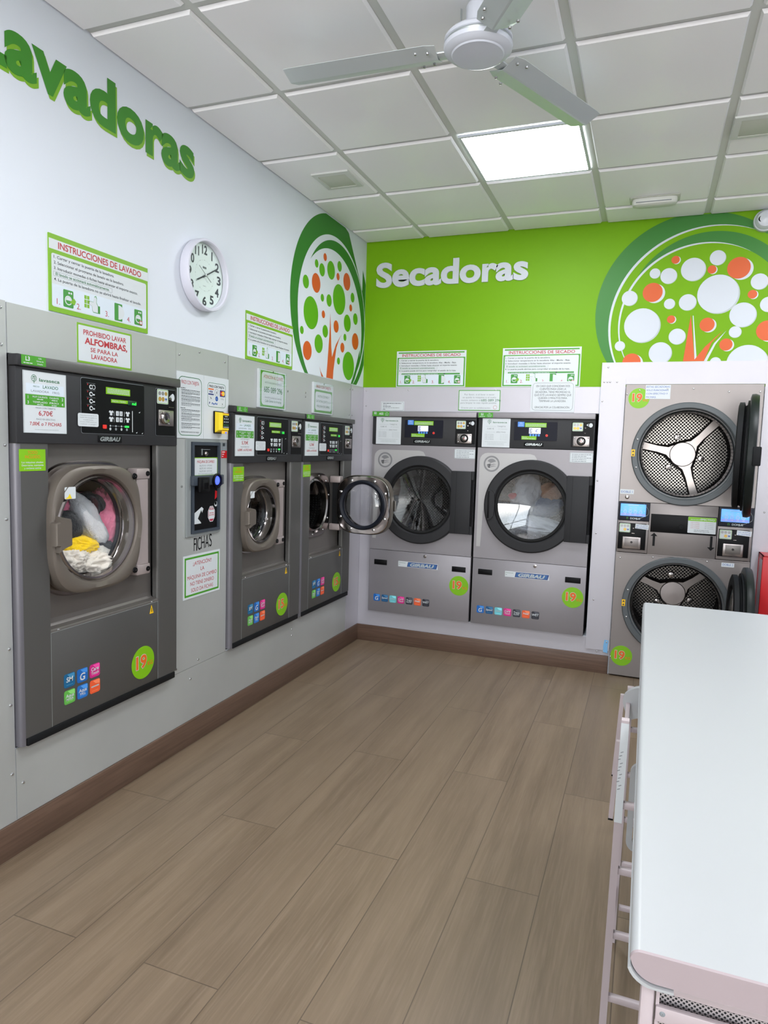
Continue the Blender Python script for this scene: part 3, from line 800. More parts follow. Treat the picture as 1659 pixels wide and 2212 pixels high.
    cu.face([(c0 + w2 * .76, cz1 - h2 * .1), (c0 + w2 * .66, cz1 - h2 * .165), (c0 + w2 * .76, cz1 - h2 * .23), (c0 + w2 * .72, cz1 - h2 * .165)], y2, M_paper)
    cu.box(c0 + w2 * .63, c0 + w2 * .655, y2 - .0005, y2 + .001, cz1 - h2 * .33, cz1 - h2 * .08, M_gap)
    cu = cu.build('coin_unit', ph)
    q = MB(); coin_card(q, c0 + w2 * .03, c0 + w2 * .6, cz1 - h2 * .32, cz1 - h2 * .01, y2); q.build('coin_card', cu)
    q = MB().lathe([(.006, y2), (.006, y2 - .008), (.002, y2 - .009)], c0 + w2 * .67, cz1 - h2 * .2, M_chrome, 14).box(c0 + w2 * .6, c0 + w2 * .86, y2 - .006, y2, cz1 - h2 * .388, cz1 - h2 * .372, M_chrome, .001)
    q.build('coin_lever', cu)
    lk = MB().box(c0 + w2 * .1, c0 + w2 * .88, y2 - .003, y2, cz1 - h2 * .79, cz1 - h2 * .45, M_steel, .002)
    lk.lathe([(.027 * k, y2 - .003), (.027 * k, y2 - .012), (.022 * k, y2 - .018), (.010 * k, y2 - .016), (.008 * k, y2 - .010)], c0 + w2 * .36, cz1 - h2 * .62, M_chrome, 24)
    lk.lathe([(.008 * k, y2 - .0155), (.001, y2 - .0155)], c0 + w2 * .36, cz1 - h2 * .62, M_gap, 14)
    for fx, fz in ((.62, .5), (.62, .74), (.14, .5), (.14, .74)): lk.screw(c0 + w2 * fx, y2 - .003, cz1 - h2 * fz, .004)
    lk.build('coin_box_lock', cu)
    maker_plate(ph, .427 if big else .383, zp + .022, X(.128), .026, Fp)
    id_tag(th, .011, .111, zs + .006, zt - .001, Fp - .0142, code)
    # stickers on the face
    ys = MB().box(.012, .121 if big else .113, F - .0012, F, zp - .095, zp - .020, M_lime)
    sx = .0665 if big else .0625
    for i, s in enumerate(('TODO', 'INCLUIDO')): ys.text(s, sx, zp - .036 - .015 * i, .010, F - .0015, M_orange, .04 + .022 * i, bold=.0)
    for i, s in enumerate(('Las máquinas añaden:', 'Detergente, suavizante', 'y oxígeno activo')): ys.text(s, sx, zp - .068 - .010 * i, .006, F - .0015, M_paper, .09 - .02 * (i == 2), bold=.01)
    ys.build('included_sticker', th, label='lime sticker reading todo incluido')
    kx = Wd / .855
    sticker_kg(kg, .619 if big else .541, zk + .103, .071 if big else .068, F - .0005, th)
    bx, bz, bs = .188 if big else .166, zk + (.061 if big else .057), .053
    for i, nm_ in enumerate(('SM', 'G', 'Care')): badge(nm_, bx + .0635 * i, bz + .064, bs, F - .0005, th)
    for i, nm_ in enumerate(('AquaM', 'AquaF', 'Tw')): badge(nm_, bx + .0635 * i, bz, bs, F - .0005, th)
    tr = MB().prism([(xr - .055, zl - .057), (xr - .030, zl - .057), (xr - .0425, zl - .02)], F - .001, F, M_warn)
    tr.face([(xr - .0445, zl - .05), (xr - .0405, zl - .05), (xr - .041, zl - .032), (xr - .044, zl - .032)], F - .0013, M_black)
    tr.build('warning_triangle', th)
    # the door
    gap = hx - (xc + a)
    d = washer_door(th, hx, zc, a, b, rg, gap, math.radians(open_deg), F + .012, (b * 2) * .925, 'worn' if kg == '19' else (code == 'L2'))
    return th

build_washer('washing_machine', 'large graphite front-loading washer full of coloured laundry, L3, nearest on the left wall', 1.715, .845, .419, .783, 1.4575, 1.7155, 1.754,
             (.352, 1.137, .232, .243, .203, .622), '19', 'L3', ('6,70€', '7,00€ o 7 FICHAS'), .132, .717)
build_washer('washing_machine', 'empty graphite washer with closed door, tagged L2, left of the washer with its door open', 3.0, .755, .426, .764, 1.3745, 1.633, 1.666,
             (.272, 1.087, .185, .202, .157, .498), '15', 'L2', ('5,70€', '6,00€ o 6 FICHAS'), .106, .628)
build_washer('washing_machine', 'graphite washer tagged L1 in the corner with its round door swung open', 3.766, .752, .426, .764, 1.3745, 1.633, 1.666,
             (.258, 1.087, .197, .200, .157, .490), '15', 'L1', ('5,70€', '6,00€ o 6 FICHAS'), .110, .628, open_deg=90.0)

# ------------------------------------------------------------------ single dryers on the back wall
def hole_plate(mb, x0, x1, z0, z1, cx, cz, r, y, depth, m, n=72):
    mb.loft([[(x, y, z) for x, z in rayrect(cx, cz, x0, x1, z0, z1, n)], [(x, y, z) for x, z in circle(cx, cz, r, n)], [(x, y + depth, z) for x, z in circle(cx, cz, r, n)]], m)
def casing_shell(mb, x0, x1, z0, z1, y0, y1, m):
    t_ = .008
    mb.box(x0, x0 + t_, y0, y1, z0, z1, m).box(x1 - t_, x1, y0, y1, z0, z1, m).box(x0 + t_, x1 - t_, y0, y1, z0, z0 + t_, m).box(x0 + t_, x1 - t_, y0, y1, z1 - t_, z1, m)
    mb.box(x0 + t_, x1 - t_, y1 - t_, y1, z0 + t_, z1 - t_, m)

def build_dryer(label, x0, code, extra=None):
    Wd = .786; F = -.034
    th = thing('tumble_dryer', label, 'dryer', (x0, YB, 0), 0, 'single dryers on the back wall')
    zb, zm, zp, zs, zt = .245, .717, 1.498, 1.700, 1.738
    mb = MB(); casing_shell(mb, .003, Wd - .003, zb, zt - .004, -.002, .74, M_blackm)
    mb.build('casing', th)
    cx, cz, ro, rg = .390, 1.103, .319, .243
    fp = MB(); hole_plate(fp, 0.004, Wd - .004, zm + .0015, zp - .002, cx, cz, rg + .02, F, .05, M_dry)
    fp.build('front_panel', th)
    # pale decal with round emblem
    dc = MB()
    dc.face([(.022, .80), (.022, 1.405)] + [(.022 + .055 - .055 * math.cos(q), 1.405 + .055 * math.sin(q)) for q in (.4, .8, 1.2, PI / 2)] + [(.37, 1.46), (.40, 1.452), (.415, 1.43), (.418, 1.40), (.418, 1.33), (.20, 1.33), (.10, 1.20), (.06, 1.05), (.05, .80)][0:], F - .0006, M_stickgrey)
    ex, ez, er = .107, 1.385, .056
    e1 = MB().ring(circle(ex, ez, er, 36), circle(ex, ez, er * .8, 36), F - .0014, F - .0006, M_emb)
    for a0, a1, r_ in ((.5, 2.6, .62), (3.3, 4.3, .6)):
        e1.face([(ex + er * r_ * math.cos(a0 + (a1 - a0) * i / 8), ez + er * r_ * math.sin(a0 + (a1 - a0) * i / 8)) for i in range(9)] + [(ex - er * .1, ez + er * .1)], F - .0012, M_emb)
    for k in (-.1, -.32): e1.face([(ex - er * .6, ez + er * (k - .05)), (ex - er * .2, ez + er * (k - .14)), (ex + er * .3, ez + er * (k + .02)), (ex + er * .62, ez + er * (k - .02)), (ex + er * .3, ez + er * (k + .1)), (ex - er * .2, ez + er * (k - .02))], F - .0012, M_emb)
    dcb = dc.build('silver_decal', th); e1.build('round_emblem', dcb)
    # door ring, glass, hinge plate, handle
    hxp = .770
    dr = MB()
    n = 72; P = lambda L, y: [(x, y, z) for x, z in L]
    Lx = lambda r: circle(cx - hxp, 0, r, n)
    dr.loft([P(Lx(ro), 0), P(Lx(ro), -.026), P(Lx(ro - .010), -.034), P(Lx(rg + .012), -.036), P(Lx(rg + .004), -.026), P(Lx(rg), -.006), P(Lx(rg), .03)], M_drydark)
    door = dr.build('door', th, loc=(hxp, F - .001, cz))
    hp = MB().box(cx + .235 - hxp, .0, -.0375, -.002, -.222, .222, M_drydark, .004)
    hp.box(cx + .2735 - hxp, cx + .275 - hxp, -.0378, -.03, -.222, .222, M_black)
    hp.build('hinge_plate', door)
    for z0_, z1_ in ((.165, .223), (-.223, -.165)): MB().loft([[(.006 + .012 * math.cos(2 * PI * i / 14), -.020 + .013 * math.sin(2 * PI * i / 14), z) for i in range(14)] for z in (z0_, z1_)], M_drydark, True, True).build('hinge_pin', door)
    MB().loft([[(.006 + .009 * math.cos(2 * PI * i / 14), -.018 + .010 * math.sin(2 * PI * i / 14), z) for i in range(14)] for z in (-.164, .164)], M_black, True, True).build('hinge_rod', door)
    hx_ = cx - ro - hxp + .027
    hd = MB().loft([P([(hx_ + .004, .105), (hx_ + .028, .100), (hx_ + .046, .075), (hx_ + .05, .0), (hx_ + .046, -.075), (hx_ + .028, -.100), (hx_ + .004, -.105)], y) for y in (-.030, -.046)], M_drydark, False, True)
    hd.box(hx_ + .003, hx_ + .016, -.047, -.04, -.095, .095, M_black, .002)
    hd.build('handle', door)
    MB().lathe([(rg + .006, -.018), (rg - .004, -.026), (rg - .014, -.026), (rg - .02, -.016)], cx - hxp, 0, M_gap).build('gasket', door)
    MB().lathe([(rg - .0, -.014), (rg * .9, -.010), (rg * .5, .010), (.002, .016)], cx - hxp, 0, M_glassd).build('door_glass', door)
    drum(th, cx, cz, .345, .075, .56, 3)
    MB().lathe([(rg + .022, .012), (rg + .03, .05), (.345 * .86, .076)], cx, cz, M_steel).build('mouth_collar', th)
    # lower panel
    lp = MB().box(.004, Wd - .004, F, -.002, zb, zm - .0015, M_dry, .0015).build('lower_panel', th)
    for a, b in ((.045, .146), (.646, .748)):
        MB().box(a, b, F - .0025, F, .602, .640, M_black, .002).box(a + .005, b - .005, F - .003, F, .629, .633, M_blackm).build('hand_grip', lp)
    MB().lathe([(.012, F), (.012, F - .004), (.004, F - .005), (.004, F - .003)], .441, .694, M_chrome, 18, False, True).build('panel_lock', lp)
    pl = MB().box(.236, .540, F - .0015, F, .602, .643, M_paper)
    pl.face([(.305, .605), (.530, .605), (.538, .640), (.313, .640)], F - .0018, M_navy)
    pl.face([(.310, .608), (.526, .608), (.532, .637), (.316, .637)], F - .002, mat('plate_blue', (52, 98, 156), .4))
    pl.text('GIRBAU', .421, .611, .022, F - .0023, M_pale, .185, bold=.05, shear=.25)
    pl.text('Powered', .242, .629, .0065, F - .0018, M_gtext, .05, 'L'); pl.text('by', .242, .616, .0065, F - .0018, M_gtext, None, 'L')
    pl.build('brand_plate', lp, label='white plate with blue brand lettering')
    sticker_kg('19', .702, .502, .071, F - .0005, lp)
    for i, k in enumerate(('G', 'Speed', 'Hum', 'Care', 'Trans', 'Heat', 'WET')): badge(k, .046 + .0645 * i, .324, .053, F - .0005, lp)
    # control head
    Fp = F - .004
    ph = MB().box(.002, Wd - .004, Fp, -.002, zp, zs, M_dark, .003).build('control_panel', th)
    MB().box(-.001, Wd - .004, Fp - .012, -.002, zs + .001, zt, M_dry, .003).build('top_strip', th)
    dryer_card(ph, .032, .226, zp + .002, zs - .002, Fp - .0005)
    k0, k1, kz0, kz1 = .254, .542, 1.553, 1.679; w, h = k1 - k0, kz1 - kz0
    kb = MB().prism(rrect(k0, k1, kz0, kz1, .006), Fp - .003, Fp + .002, mat('ink_blue_keypad', (24, 25, 36), .4, spec=0.15)).build('keypad_panel', ph)
    y = Fp - .0032; U = lambda f: k0 + w * f; V = lambda f: kz1 - h * f
    q = MB().prism(rrect(U(.08), U(.235), V(.28), V(.01), .003), y - .001, y, mat('bright_blue_label', (78, 140, 222), .4))
    q.text('SIN', U(.157), V(.12), h * .07, y - .0013, M_paperb, w * .07); q.text('CONTROL', U(.157), V(.22), h * .06, y - .0013, M_paperb, w * .11); q.build('blue_label', kb)
    q = MB().box(U(.25), U(.75), y - .001, y, V(.29), V(.055), M_lime); rg_ = random.Random(4)
    for i in range(3): q.lines(U(.27), U(.73), V(.14 + .055 * i), h * .03, y - .0013, M_paper, rg_)
    q.build('lime_label', kb)
    q = MB().box(U(.18), U(.53), y - .001, y, V(.96), V(.77), M_lime); q.text('PRECIO', U(.2), V(.865), h * .05, y - .0013, M_paper, None, 'L'); q.lines(U(.2), U(.5), V(.92), h * .035, y - .0013, M_paper, rg_); q.build('lime_label', kb)
    q = MB().box(U(.35), U(.62), y - .002, y, V(.64), V(.32), M_screen if False else M_lcd, .001)
    q.face(rect(U(.37), U(.42), V(.6), V(.36)), y - .0022, M_grey); q.text('3', U(.395), V(.55), h * .15, y - .0024, M_lcd)
    q.text('€' if code == 'S1' else '', U(.53), V(.56), h * .16, y - .0024, M_navy, shear=.2); q.build('display', kb, label='pale lit display')
    for i in range(4): MB().prism(rrect(U(.365 + .065 * i), U(.41 + .065 * i), V(.77), V(.66), .0015), y - .0015, y, mat('bright_blue_label', (78, 140, 222), .4)).build('blue_key', kb)
    MB().lathe([(.0085, y), (.0085, y - .002), (.001, y - .0025)], U(.765), V(.72), M_gbtn, 18).build('stop_button', kb)
    c0, c1, cz0, cz1 = .634, .776, 1.516, 1.683; w2, h2 = c1 - c0, cz1 - cz0; y2 = Fp - .0032
    cu = MB().prism(rrect(c0, c1, cz0, cz1, .005), Fp - .003, Fp + .002, M_black)
    cu.face(circle(c0 + w2 * .86, cz1 - h2 * .13, w2 * .085, 18, w2 * .1), y2, M_paper)
    cu.face([(c0 + w2 * .77, cz1 - h2 * .06), (c0 + w2 * .66, cz1 - h2 * .12), (c0 + w2 * .77, cz1 - h2 * .18), (c0 + w2 * .73, cz1 - h2 * .12)], y2, M_paper)
    cu = cu.build('coin_unit', ph)
    q = MB(); coin_card(q, c0 + w2 * .04, c0 + w2 * .52, cz1 - h2 * .37, cz1 - h2 * .03, y2); q.build('coin_card', cu)
    MB().lathe([(.006, y2), (.005, y2 - .007), (.001, y2 - .008)], c0 + w2 * .62, cz1 - h2 * .24, M_chrome, 14).build('coin_lever', cu)
    MB().lathe([(.005, y2), (.004, y2 - .003), (.001, y2 - .004)], c0 + w2 * .62, cz1 - h2 * .45, M_chrome, 14).build('coin_lever', cu)
    lk = MB().box(c0 + w2 * .1, c0 + w2 * .84, y2 - .003, y2, cz0 + h2 * .03, cz0 + h2 * .43, M_steel, .002)
    lx, lz = c0 + w2 * .47, cz0 + h2 * .235
    lk.lathe([(.029, y2 - .003), (.029, y2 - .010), (.026, y2 - .010), (.025, y2 - .005), (.019, y2 - .005)], lx, lz, M_black, 28)
    lk.lathe([(.020, y2 - .004), (.020, y2 - .011), (.012, y2 - .014), (.004, y2 - .014)], lx, lz, M_chrome, 24, False, True)
    lk.lathe([(.004, y2 - .0145), (.0005, y2 - .0146)], lx, lz, M_red, 12)
    for fx in (.16, .78):
        for fz in (.09, .37): lk.screw(c0 + w2 * fx, y2 - .003, cz0 + h2 * fz, .005)
    lk.build('coin_box_lock', cu)
    maker_plate(ph, .390, 1.526, .132, .024, Fp)
    id_tag(th, .004, .135 if extra else .105, zs + .003, zt - .001, Fp - .0125, code, extra)
    nt = MB().prism(rrect(.632, .782, 1.413, 1.481, .008), F - .002, F, M_paper)
    nt.band(rrect(.634, .780, 1.415, 1.479, .007), rrect(.636, .778, 1.417, 1.477, .006), F - .0023, M_grey); rg_ = random.Random(8)
    for i in range(5): nt.lines(.645, .770, 1.466 - .011 * i, .0062, F - .0023, M_grey, rg_, last=1 if i in (0, 2) else .75)
    nt.build('notice_sticker', th, label='small white notice')
    return th

build_dryer('silver dryer tagged S2, empty, partly hidden behind the open washer door', .099, 'S2', 'AS2')
build_dryer('silver dryer tagged S1 with laundry behind its glass, beside the stacked pair of drums', .893, 'S1')

# ------------------------------------------------------------------ stacked double dryer with both doors open
def stack_drum(parent, zc, rot, cx, r0):
    dep = .50
    d = MB()
    d.lathe([(r0 - .012, -.02), (r0 - .02, .03), (r0 + .035, .06), (r0 + .035, dep - .05)], 0, 0, M_perfw)
    d.lathe([(r0 + .035, dep - .05), (r0 + .005, dep), (.001, dep + .004)], 0, 0, M_perfd)
    o = d.build('drum', parent, loc=(cx, 0, zc))
    # three-armed pressed steel spider on the drum's back
    sp = MB()
    pts, arms = [], 3
    prof = []
    for k in range(arms):
        a = rot + 2 * PI * k / arms
        for da, rr in ((-.115, .305), (-.16, .20), (-.36, .118), (-.62, .105)): pts.append((a + da, rr))
        pts = pts
    seq = []
    for k in range(arms):
        a = rot + 2 * PI * k / arms
        seq += [(a - .62, .105), (a - .36, .118), (a - .17, .19), (a - .115, .30), (a + .115, .30), (a + .17, .19), (a + .36, .118), (a + .62, .105)]
    base = [(q[1] * math.cos(q[0]), q[1] * math.sin(q[0])) for q in seq]
    def inset(k, w):
        out = []
        for q in seq:
            a, rr = q
            c0 = rot + 2 * PI * round((a - rot) / (2 * PI / 3)) / 3
            da = a - c0
            rr2 = rr if rr > .29 else rr * (1 - k)
            out.append((rr2 * math.cos(c0 + da * (1 - w)), rr2 * math.sin(c0 + da * (1 - w))))
        return out
    P = lambda L, y: [(x, y, z) for x, z in L]
    sp.loft([P(base, dep - .002), P(inset(.06, .16), dep - .045), P(inset(.12, .28), dep - .055)], mat('spider_steel', (150, 143, 140), .28, 1.0), False, True)
    sp.lathe([(.085, dep - .0555), (.08, dep - .060), (.001, dep - .062)], 0, 0, M_steel, 32)
    for k in range(3):
        a = rot + PI / 3 + 2 * PI * k / 3
        sp.lathe([(.022, dep - .002), (.018, dep - .016), (.002, dep - .018)], .125 * math.cos(a), .125 * math.sin(a), M_chrome, 16)
    sp.build('drum_spider', o, label='polished three-armed steel spider')
    return o

st = thing('stacked_dryer', 'tall steel double dryer with two open round doors, right of the single dryers', 'dryer', (1.852, YB, 0), 0)
SW, SF = .792, -.032
mb = MB(); casing_shell(mb, .002, SW - .002, .008, 1.925, -.002, .74, M_stack); mb.build('casing', st)
scx, su, sl, sro, sri = .383, 1.490, .508, .325, .280
fp = MB(); hole_plate(fp, .002, SW - .002, 1.174, 1.926, scx, su, sri, SF, .05, M_stack)
for x, z in ((.085, 1.89), (.25, 1.90), (.40, 1.90), (.60, 1.88), (.77, 1.88), (.01, 1.865)): fp.screw(x, SF, z, .006)
upf = fp.build('upper_front', st)
fp = MB(); hole_plate(fp, .002, SW - .002, .012, .831, scx, sl, sri, SF, .05, M_stack)
for x, z in ((.23, .82), (.55, .82), (.03, .80), (.77, .80), (.008, .13)): fp.screw(x, SF, z, .006)
fp.box(.002, SW - .002, SF - .003, SF, .8325, .8385, M_stack)
lwf = fp.build('lower_front', st)
for zc_, nm in ((su, 'upper'), (sl, 'lower')):
    r_ = MB().lathe([(sro, SF), (sro, SF - .016), (sro - .006, SF - .022), (sri + .012, SF - .022), (sri + .006, SF - .016), (sri + .004, SF - .002), (sri - .004, SF + .004), (sri - .008, SF + .04)], scx, zc_, M_stackring, 72)
    for a in (2.85, 3.45): r_.screw(scx + (sro - .02) * math.cos(a), SF - .022, zc_ + (sro - .02) * math.sin(a), .007)
    r_ = r_.build('door_ring', st)
    w_ = MB().box(scx - sro + .001, scx - sro + .022, SF - .0232, SF - .0222, zc_ - .022, zc_ + .022, M_warn)
    for k in (.011, -.011): w_.face([(scx - sro + .004, zc_ + k - .006), (scx - sro + .019, zc_ + k - .006), (scx - sro + .0115, zc_ + k + .007)], SF - .0236, M_ink)
    w_.build('warning_label', r_, label='small orange warning label')
stack_drum(st, su, math.radians(168), scx, sri)
stack_drum(st, sl, math.radians(158), scx, sri)
# open doors, seen almost edge on
def stack_door(parent, zc, hx, deg):
    d = MB(); R = .345; c = -R - .012
    d.lathe([(.235, .0), (R - .02, .0), (R, -.006), (R + .002, -.026), (R - .006, -.044), (.25, -.048), (.24, -.040), (.235, .0)], c, 0, M_greend, 72)
    o = d.build('door', parent, loc=(hx, SF - .02, zc), rotz=math.radians(deg))
    MB().lathe([(.310, .0), (.310, .010), (.285, .013), (.280, .022), (.300, .026), (.300, .050), (.282, .056), (.24, .052), (.236, .0)], c, 0, M_blackm, 72).build('door_gasket', o)
    MB().lathe([(.242, -.030), (.242, .038), (.235, .042), (.15, .052), (.001, .058)], c, 0, M_glass, 56).build('door_glass', o)
    MB().box(c - R - .006, c - R + .03, -.07, -.03, -.05, .05, M_blackm, .006).build('handle', o)
    for z in (.20, -.20):
        h_ = MB().box(-.075, .022, .004, .016, z - .013, z + .013, M_silver, .003)
        h_.build('hinge_arm', o)
    return o
stack_door(st, su, .722, 83.0)
stack_door(st, sl, .722, 88.0)
for z in (su + .2, su - .2, sl + .2, sl - .2):
    b_ = MB().box(.690, .735, SF - .006, SF, z - .026, z + .026, M_silver, .003)
    b_.screw(.705, SF - .006, z + .014, .007).screw(.705, SF - .006, z - .014, .007)
    b_.build('hinge_plate', st)
# middle control band
mid = MB().box(.193, .593, SF - .002, -.004, .834, 1.171, M_stack, .002).build('coin_tray_panel', st)
sp = MB().box(.203, .590, SF - .005, SF - .002, .986, 1.103, M_black, .001); sp.lathe([(.014, SF - .005), (.013, SF - .011), (.002, SF - .012)], .385, 1.030, M_blackm, 20)
sp.build('black_plate', mid)
q = MB().prism(rrect(.423, .585, .996, 1.098, .004), SF - .0065, SF - .005, M_paper); q.face(rect(.4235, .5845, 1.073, 1.0975), SF - .0067, M_lime)
q.text('EFECTIVO', .535, 1.079, .011, SF - .007, M_paper, .08, bold=.02); q.text('PRECIOS SECADO', .468, 1.079, .006, SF - .007, M_paper, .06, bold=.01); rg_ = random.Random(9)
for i in range(4):
    q.text('%d € o %d fichas' % (i + 2, i + 2), .44, 1.060 - .011 * i, .0052, SF - .0068, M_red, .05, 'L'); q.text('%d minutos' % (18 + 6 * i), .57, 1.060 - .011 * i, .0052, SF - .0068, M_grey, .05, 'R')
for i in range(2): q.lines(.46, .55, 1.014 - .009 * i, .005, SF - .0068, M_grey, rg_)
q.build('price_card', mid, label='white and lime price card')
MB().prism([(.228, .981), (.207, .960), (.2215, .960), (.2215, .895), (.2355, .895), (.2355, .960), (.249, .960)], SF - .0032, SF - .002, M_black).build('arrow', mid, label='black arrow pointing up')
MB().prism([(.5575, .982), (.5575, .912), (.543, .912), (.5645, .890), (.586, .912), (.5715, .912), (.5715, .982)], SF - .0032, SF - .002, M_black).build('arrow', mid, label='black arrow pointing down')
def domus(x0, x1):
    w = x1 - x0
    s = MB().box(x0, x1, SF - .012, -.004, 1.052, 1.171, mat('slate_bezel', (40, 42, 52), .4, spec=0.2), .004).build('control_screen', st)
    d = MB().box(x0 + w * .06, x0 + w * .88, SF - .0135, SF - .010, 1.080, 1.160, M_screen, .002)
    y = SF - .0138; a, b = x0 + w * .06, x0 + w * .88; ww = b - a
    d.face(rect(a + ww * .3, a + ww * .7, 1.150, 1.153), y, M_paper); d.face(rect(a + .004, b - .004, 1.083, 1.098), y + .0001, mat('screen_band', (112, 128, 204), .3, emit=.5))
    for i in range(4):
        cx_ = a + ww * (.19 + .2 * i)
        d.band(circle(cx_, 1.109, ww * .07, 18), circle(cx_, 1.109, ww * .052, 18), y, M_paper)
        d.text(str(i + 1), cx_, 1.105, .008, y, M_paper, bold=.02)
        d.face(rect(cx_ - .007, cx_ + .007, 1.136, 1.138), y, M_paper); d.face(rect(cx_ - .010, cx_ + .010, 1.125, 1.1265), y, M_paper)
        d.text('3,00', cx_, 1.088, .006, y - .0002, M_paper, bold=.02)
    d.face([(a + .004, 1.115), (a + .010, 1.118), (a + .010, 1.112)], y, M_paper); d.face([(b - .004, 1.115), (b - .010, 1.118), (b - .010, 1.112)], y, M_paper)
    d.build('lit_display', s, label='lit blue display')
    m = MB().text('DOMUS', x0 + w * .55, 1.060, .011, SF - .0125, M_pale, w * .32, bold=.03)
    m.band(rrect(x0 + w * .27, x0 + w * .32, 1.059, 1.072, .002), rrect(x0 + w * .28, x0 + w * .31, 1.059, 1.070, .001), SF - .0125, M_gprint)
    m.build('brand_lettering', s)
    pts = [(x0 + w * (.80 + .17 * math.sin(q * PI)), SF - .013, 1.165 - .108 * q) for q in [i / 12 for i in range(13)]]
    pts = [(px - w * .22 * max(0, i - 8) / 4, py, pz) for i, (px, py, pz) in enumerate(pts)]
    MB().tube(pts, .0011, M_silver, 6).build('screen_curve', s)
domus(.003, .193); domus(.596, .790)
for x0, x1, mk in ((.003, .192, 0), (.596, .789, 1)):
    w = x1 - x0
    cp = MB().box(x0, x1, SF - .002, -.004, .842, 1.050, M_stack, .002).build('coin_panel', st)
    b_ = MB().box(x0 + w * .03, x1 - w * .07, SF - .005, SF - .002, .862, 1.034, M_black, .002).build('coin_plate', cp)
    y = SF - .0052; a, e = x0 + w * .03, x1 - w * .07; ww = e - a
    q = MB(); coin_card(q, a + ww * .03, a + ww * .43, .972, 1.030, y, True); q.build('coin_card', b_)
    MB().lathe([(.0055, y), (.0045, y - .007), (.001, y - .008)], a + ww * .54, 1.000, M_chrome, 14).box(a + ww * .53, a + ww * .55, y - .001, y, .972, .995, M_gap).box(a + ww * .49, a + ww * .59, y - .005, y, .967, .970, M_chrome).build('coin_lever', b_)
    lk = MB().box(a + ww * .17, a + ww * .83, y - .004, y, .866, .944, M_steel, .004)
    lk.box(a + ww * .25, a + ww * .75, y - .008, y - .004, .882, .937, M_stack if mk == 0 else M_bay, .002)
    lk.lathe([(.007, y - .008), (.006, y - .011), (.002, y - .011)], a + ww * .5, .910, M_gap, 14)
    lk.build('coin_box_lock', b_)
    nx = a + ww * (.60 if mk == 0 else .58)
    n_ = MB().prism([(nx, 1.002), (nx + .082, .996), (nx + .084, 1.028), (nx + .002, 1.032)], y - .002, y - .0005, M_paper)
    n_.text('NO ACEPTA', nx + .042, 1.016, .0075, y - .0023, M_blue, .068); n_.text('50 CÉNTIMOS', nx + .042, 1.003, .0075, y - .0023, M_blue, .070)
    n_.build('handwritten_note', cp, label='white note in blue handwriting')
n_ = MB().box(.120, .268, SF - .002, SF - .0005, 1.835, 1.923, M_paper)
for i, s in enumerate(('ESTAS SECADORAS', 'SOLO FUNCIONAN', 'CON EFECTIVO Y', 'FICHAS.')): n_.text(s, .125, 1.906 - .0215 * i, .011, SF - .0023, M_blue, (.138, .13, .128, .06)[i], 'L', shear=.12)
n_.build('handwritten_note', upf, label='white note in blue handwriting about cash and tokens')
sticker_kg('19', .083, 1.839, .064, SF - .0004, upf)
sticker_kg('19', .077, .145, .068, SF - .0004, lwf)
for x0, x1, z0, z1, s, par in ((.004, .089, 1.222, 1.252, 'DOBLE 1', upf), (.632, .704, .796, .822, 'DOBLE 2', lwf)):
    q = MB().box(x0, x1, SF - .0018, SF - .0004, z0, z1, M_paper); q.text(s, (x0 + x1) / 2, z0 + .008, .013, SF - .0021, M_blue, (x1 - x0) * .82); q.build('name_label', par, label='white label reading %s' % s)
MB().lathe([(.014, SF), (.013, SF - .004), (.006, SF - .006), (.005, SF - .003), (.001, SF - .003)], .050, 1.203, M_chrome, 18).build('panel_lock', upf)
MB().box(.205, .60, SF - .003, SF, .016, .135, M_black, .002).build('floor_vent', lwf)

# ------------------------------------------------------------------ ceiling things
k = 0
for (i, j) in PANELS:
    x0, y0 = GX + .6 * (i - 1), GY + .6 * (j - 1)
    lab = ('bright square light panel set in the ceiling beyond the fan', 'square light panel in the ceiling above the near end of the aisle',
           'square light panel in the ceiling at the far right', 'square light panel in the ceiling at the near right', 'left square light panel added in the unseen ceiling behind the photographer',
           'right square light panel added in the unseen ceiling behind the photographer', 'left square light panel added in the unseen ceiling by the shop front', 'right square light panel added in the unseen ceiling by the shop front')[k]; k += 1
    t_ = thing('ceiling_light', lab, 'ceiling light', (x0 + .3, y0 + .3, ZC), 0, 'square ceiling light panels')
    fr = MB(); o_ = [(-.284, -.284), (.284, -.284), (.284, .284), (-.284, .284)]; i_ = [(q[0] * .95, q[1] * .95) for q in o_]
    fr.loft([[(x, y, .002) for x, y in o_], [(x, y, -.010) for x, y in o_], [(x, y, -.010) for x, y in i_], [(x, y, -.006) for x, y in i_]], M_fanb)
    fr.build('frame', t_)
    MB().add([(x, y, -.0065) for x, y in i_], [(0, 1, 2, 3)], M_panel).build('diffuser', t_)
def speaker(x0, x1, y0, y1, label):
    t_ = thing('ceiling_speaker', label, 'speaker', ((x0 + x1) / 2, (y0 + y1) / 2, ZC - .009), 0, 'square ceiling grilles'); w, h = (x1 - x0) / 2, (y1 - y0) / 2
    q = lambda k, z: [(-w * k, -h * k, z), (w * k, -h * k, z), (w * k, h * k, z), (-w * k, h * k, z)]
    MB().loft([q(1, 0), q(.99, -.008), q(.74, -.011)], M_tbar, False, False).build('frame', t_)
    MB().loft([q(.74, -.011), q(.72, -.008), q(.70, -.009)], mat('cream_grille', (196, 200, 188), .6), False, True).build('grille', t_)
speaker(.195, .415, 3.49, 3.715, 'square flush ceiling grille near the left wall')
speaker(2.275, 2.505, 3.45, 3.675, 'square flush ceiling grille at the right edge of the picture')
t_ = thing('emergency_light', 'oblong white emergency light on the ceiling near the green wall', 'emergency light', (1.957, 4.385, ZC - .009))
MB().box(-.135, .135, -.055, .055, -.006, 0, mat('cream_grille', (196, 200, 188), .6), .004).build('base_plate', t_)
q = MB()
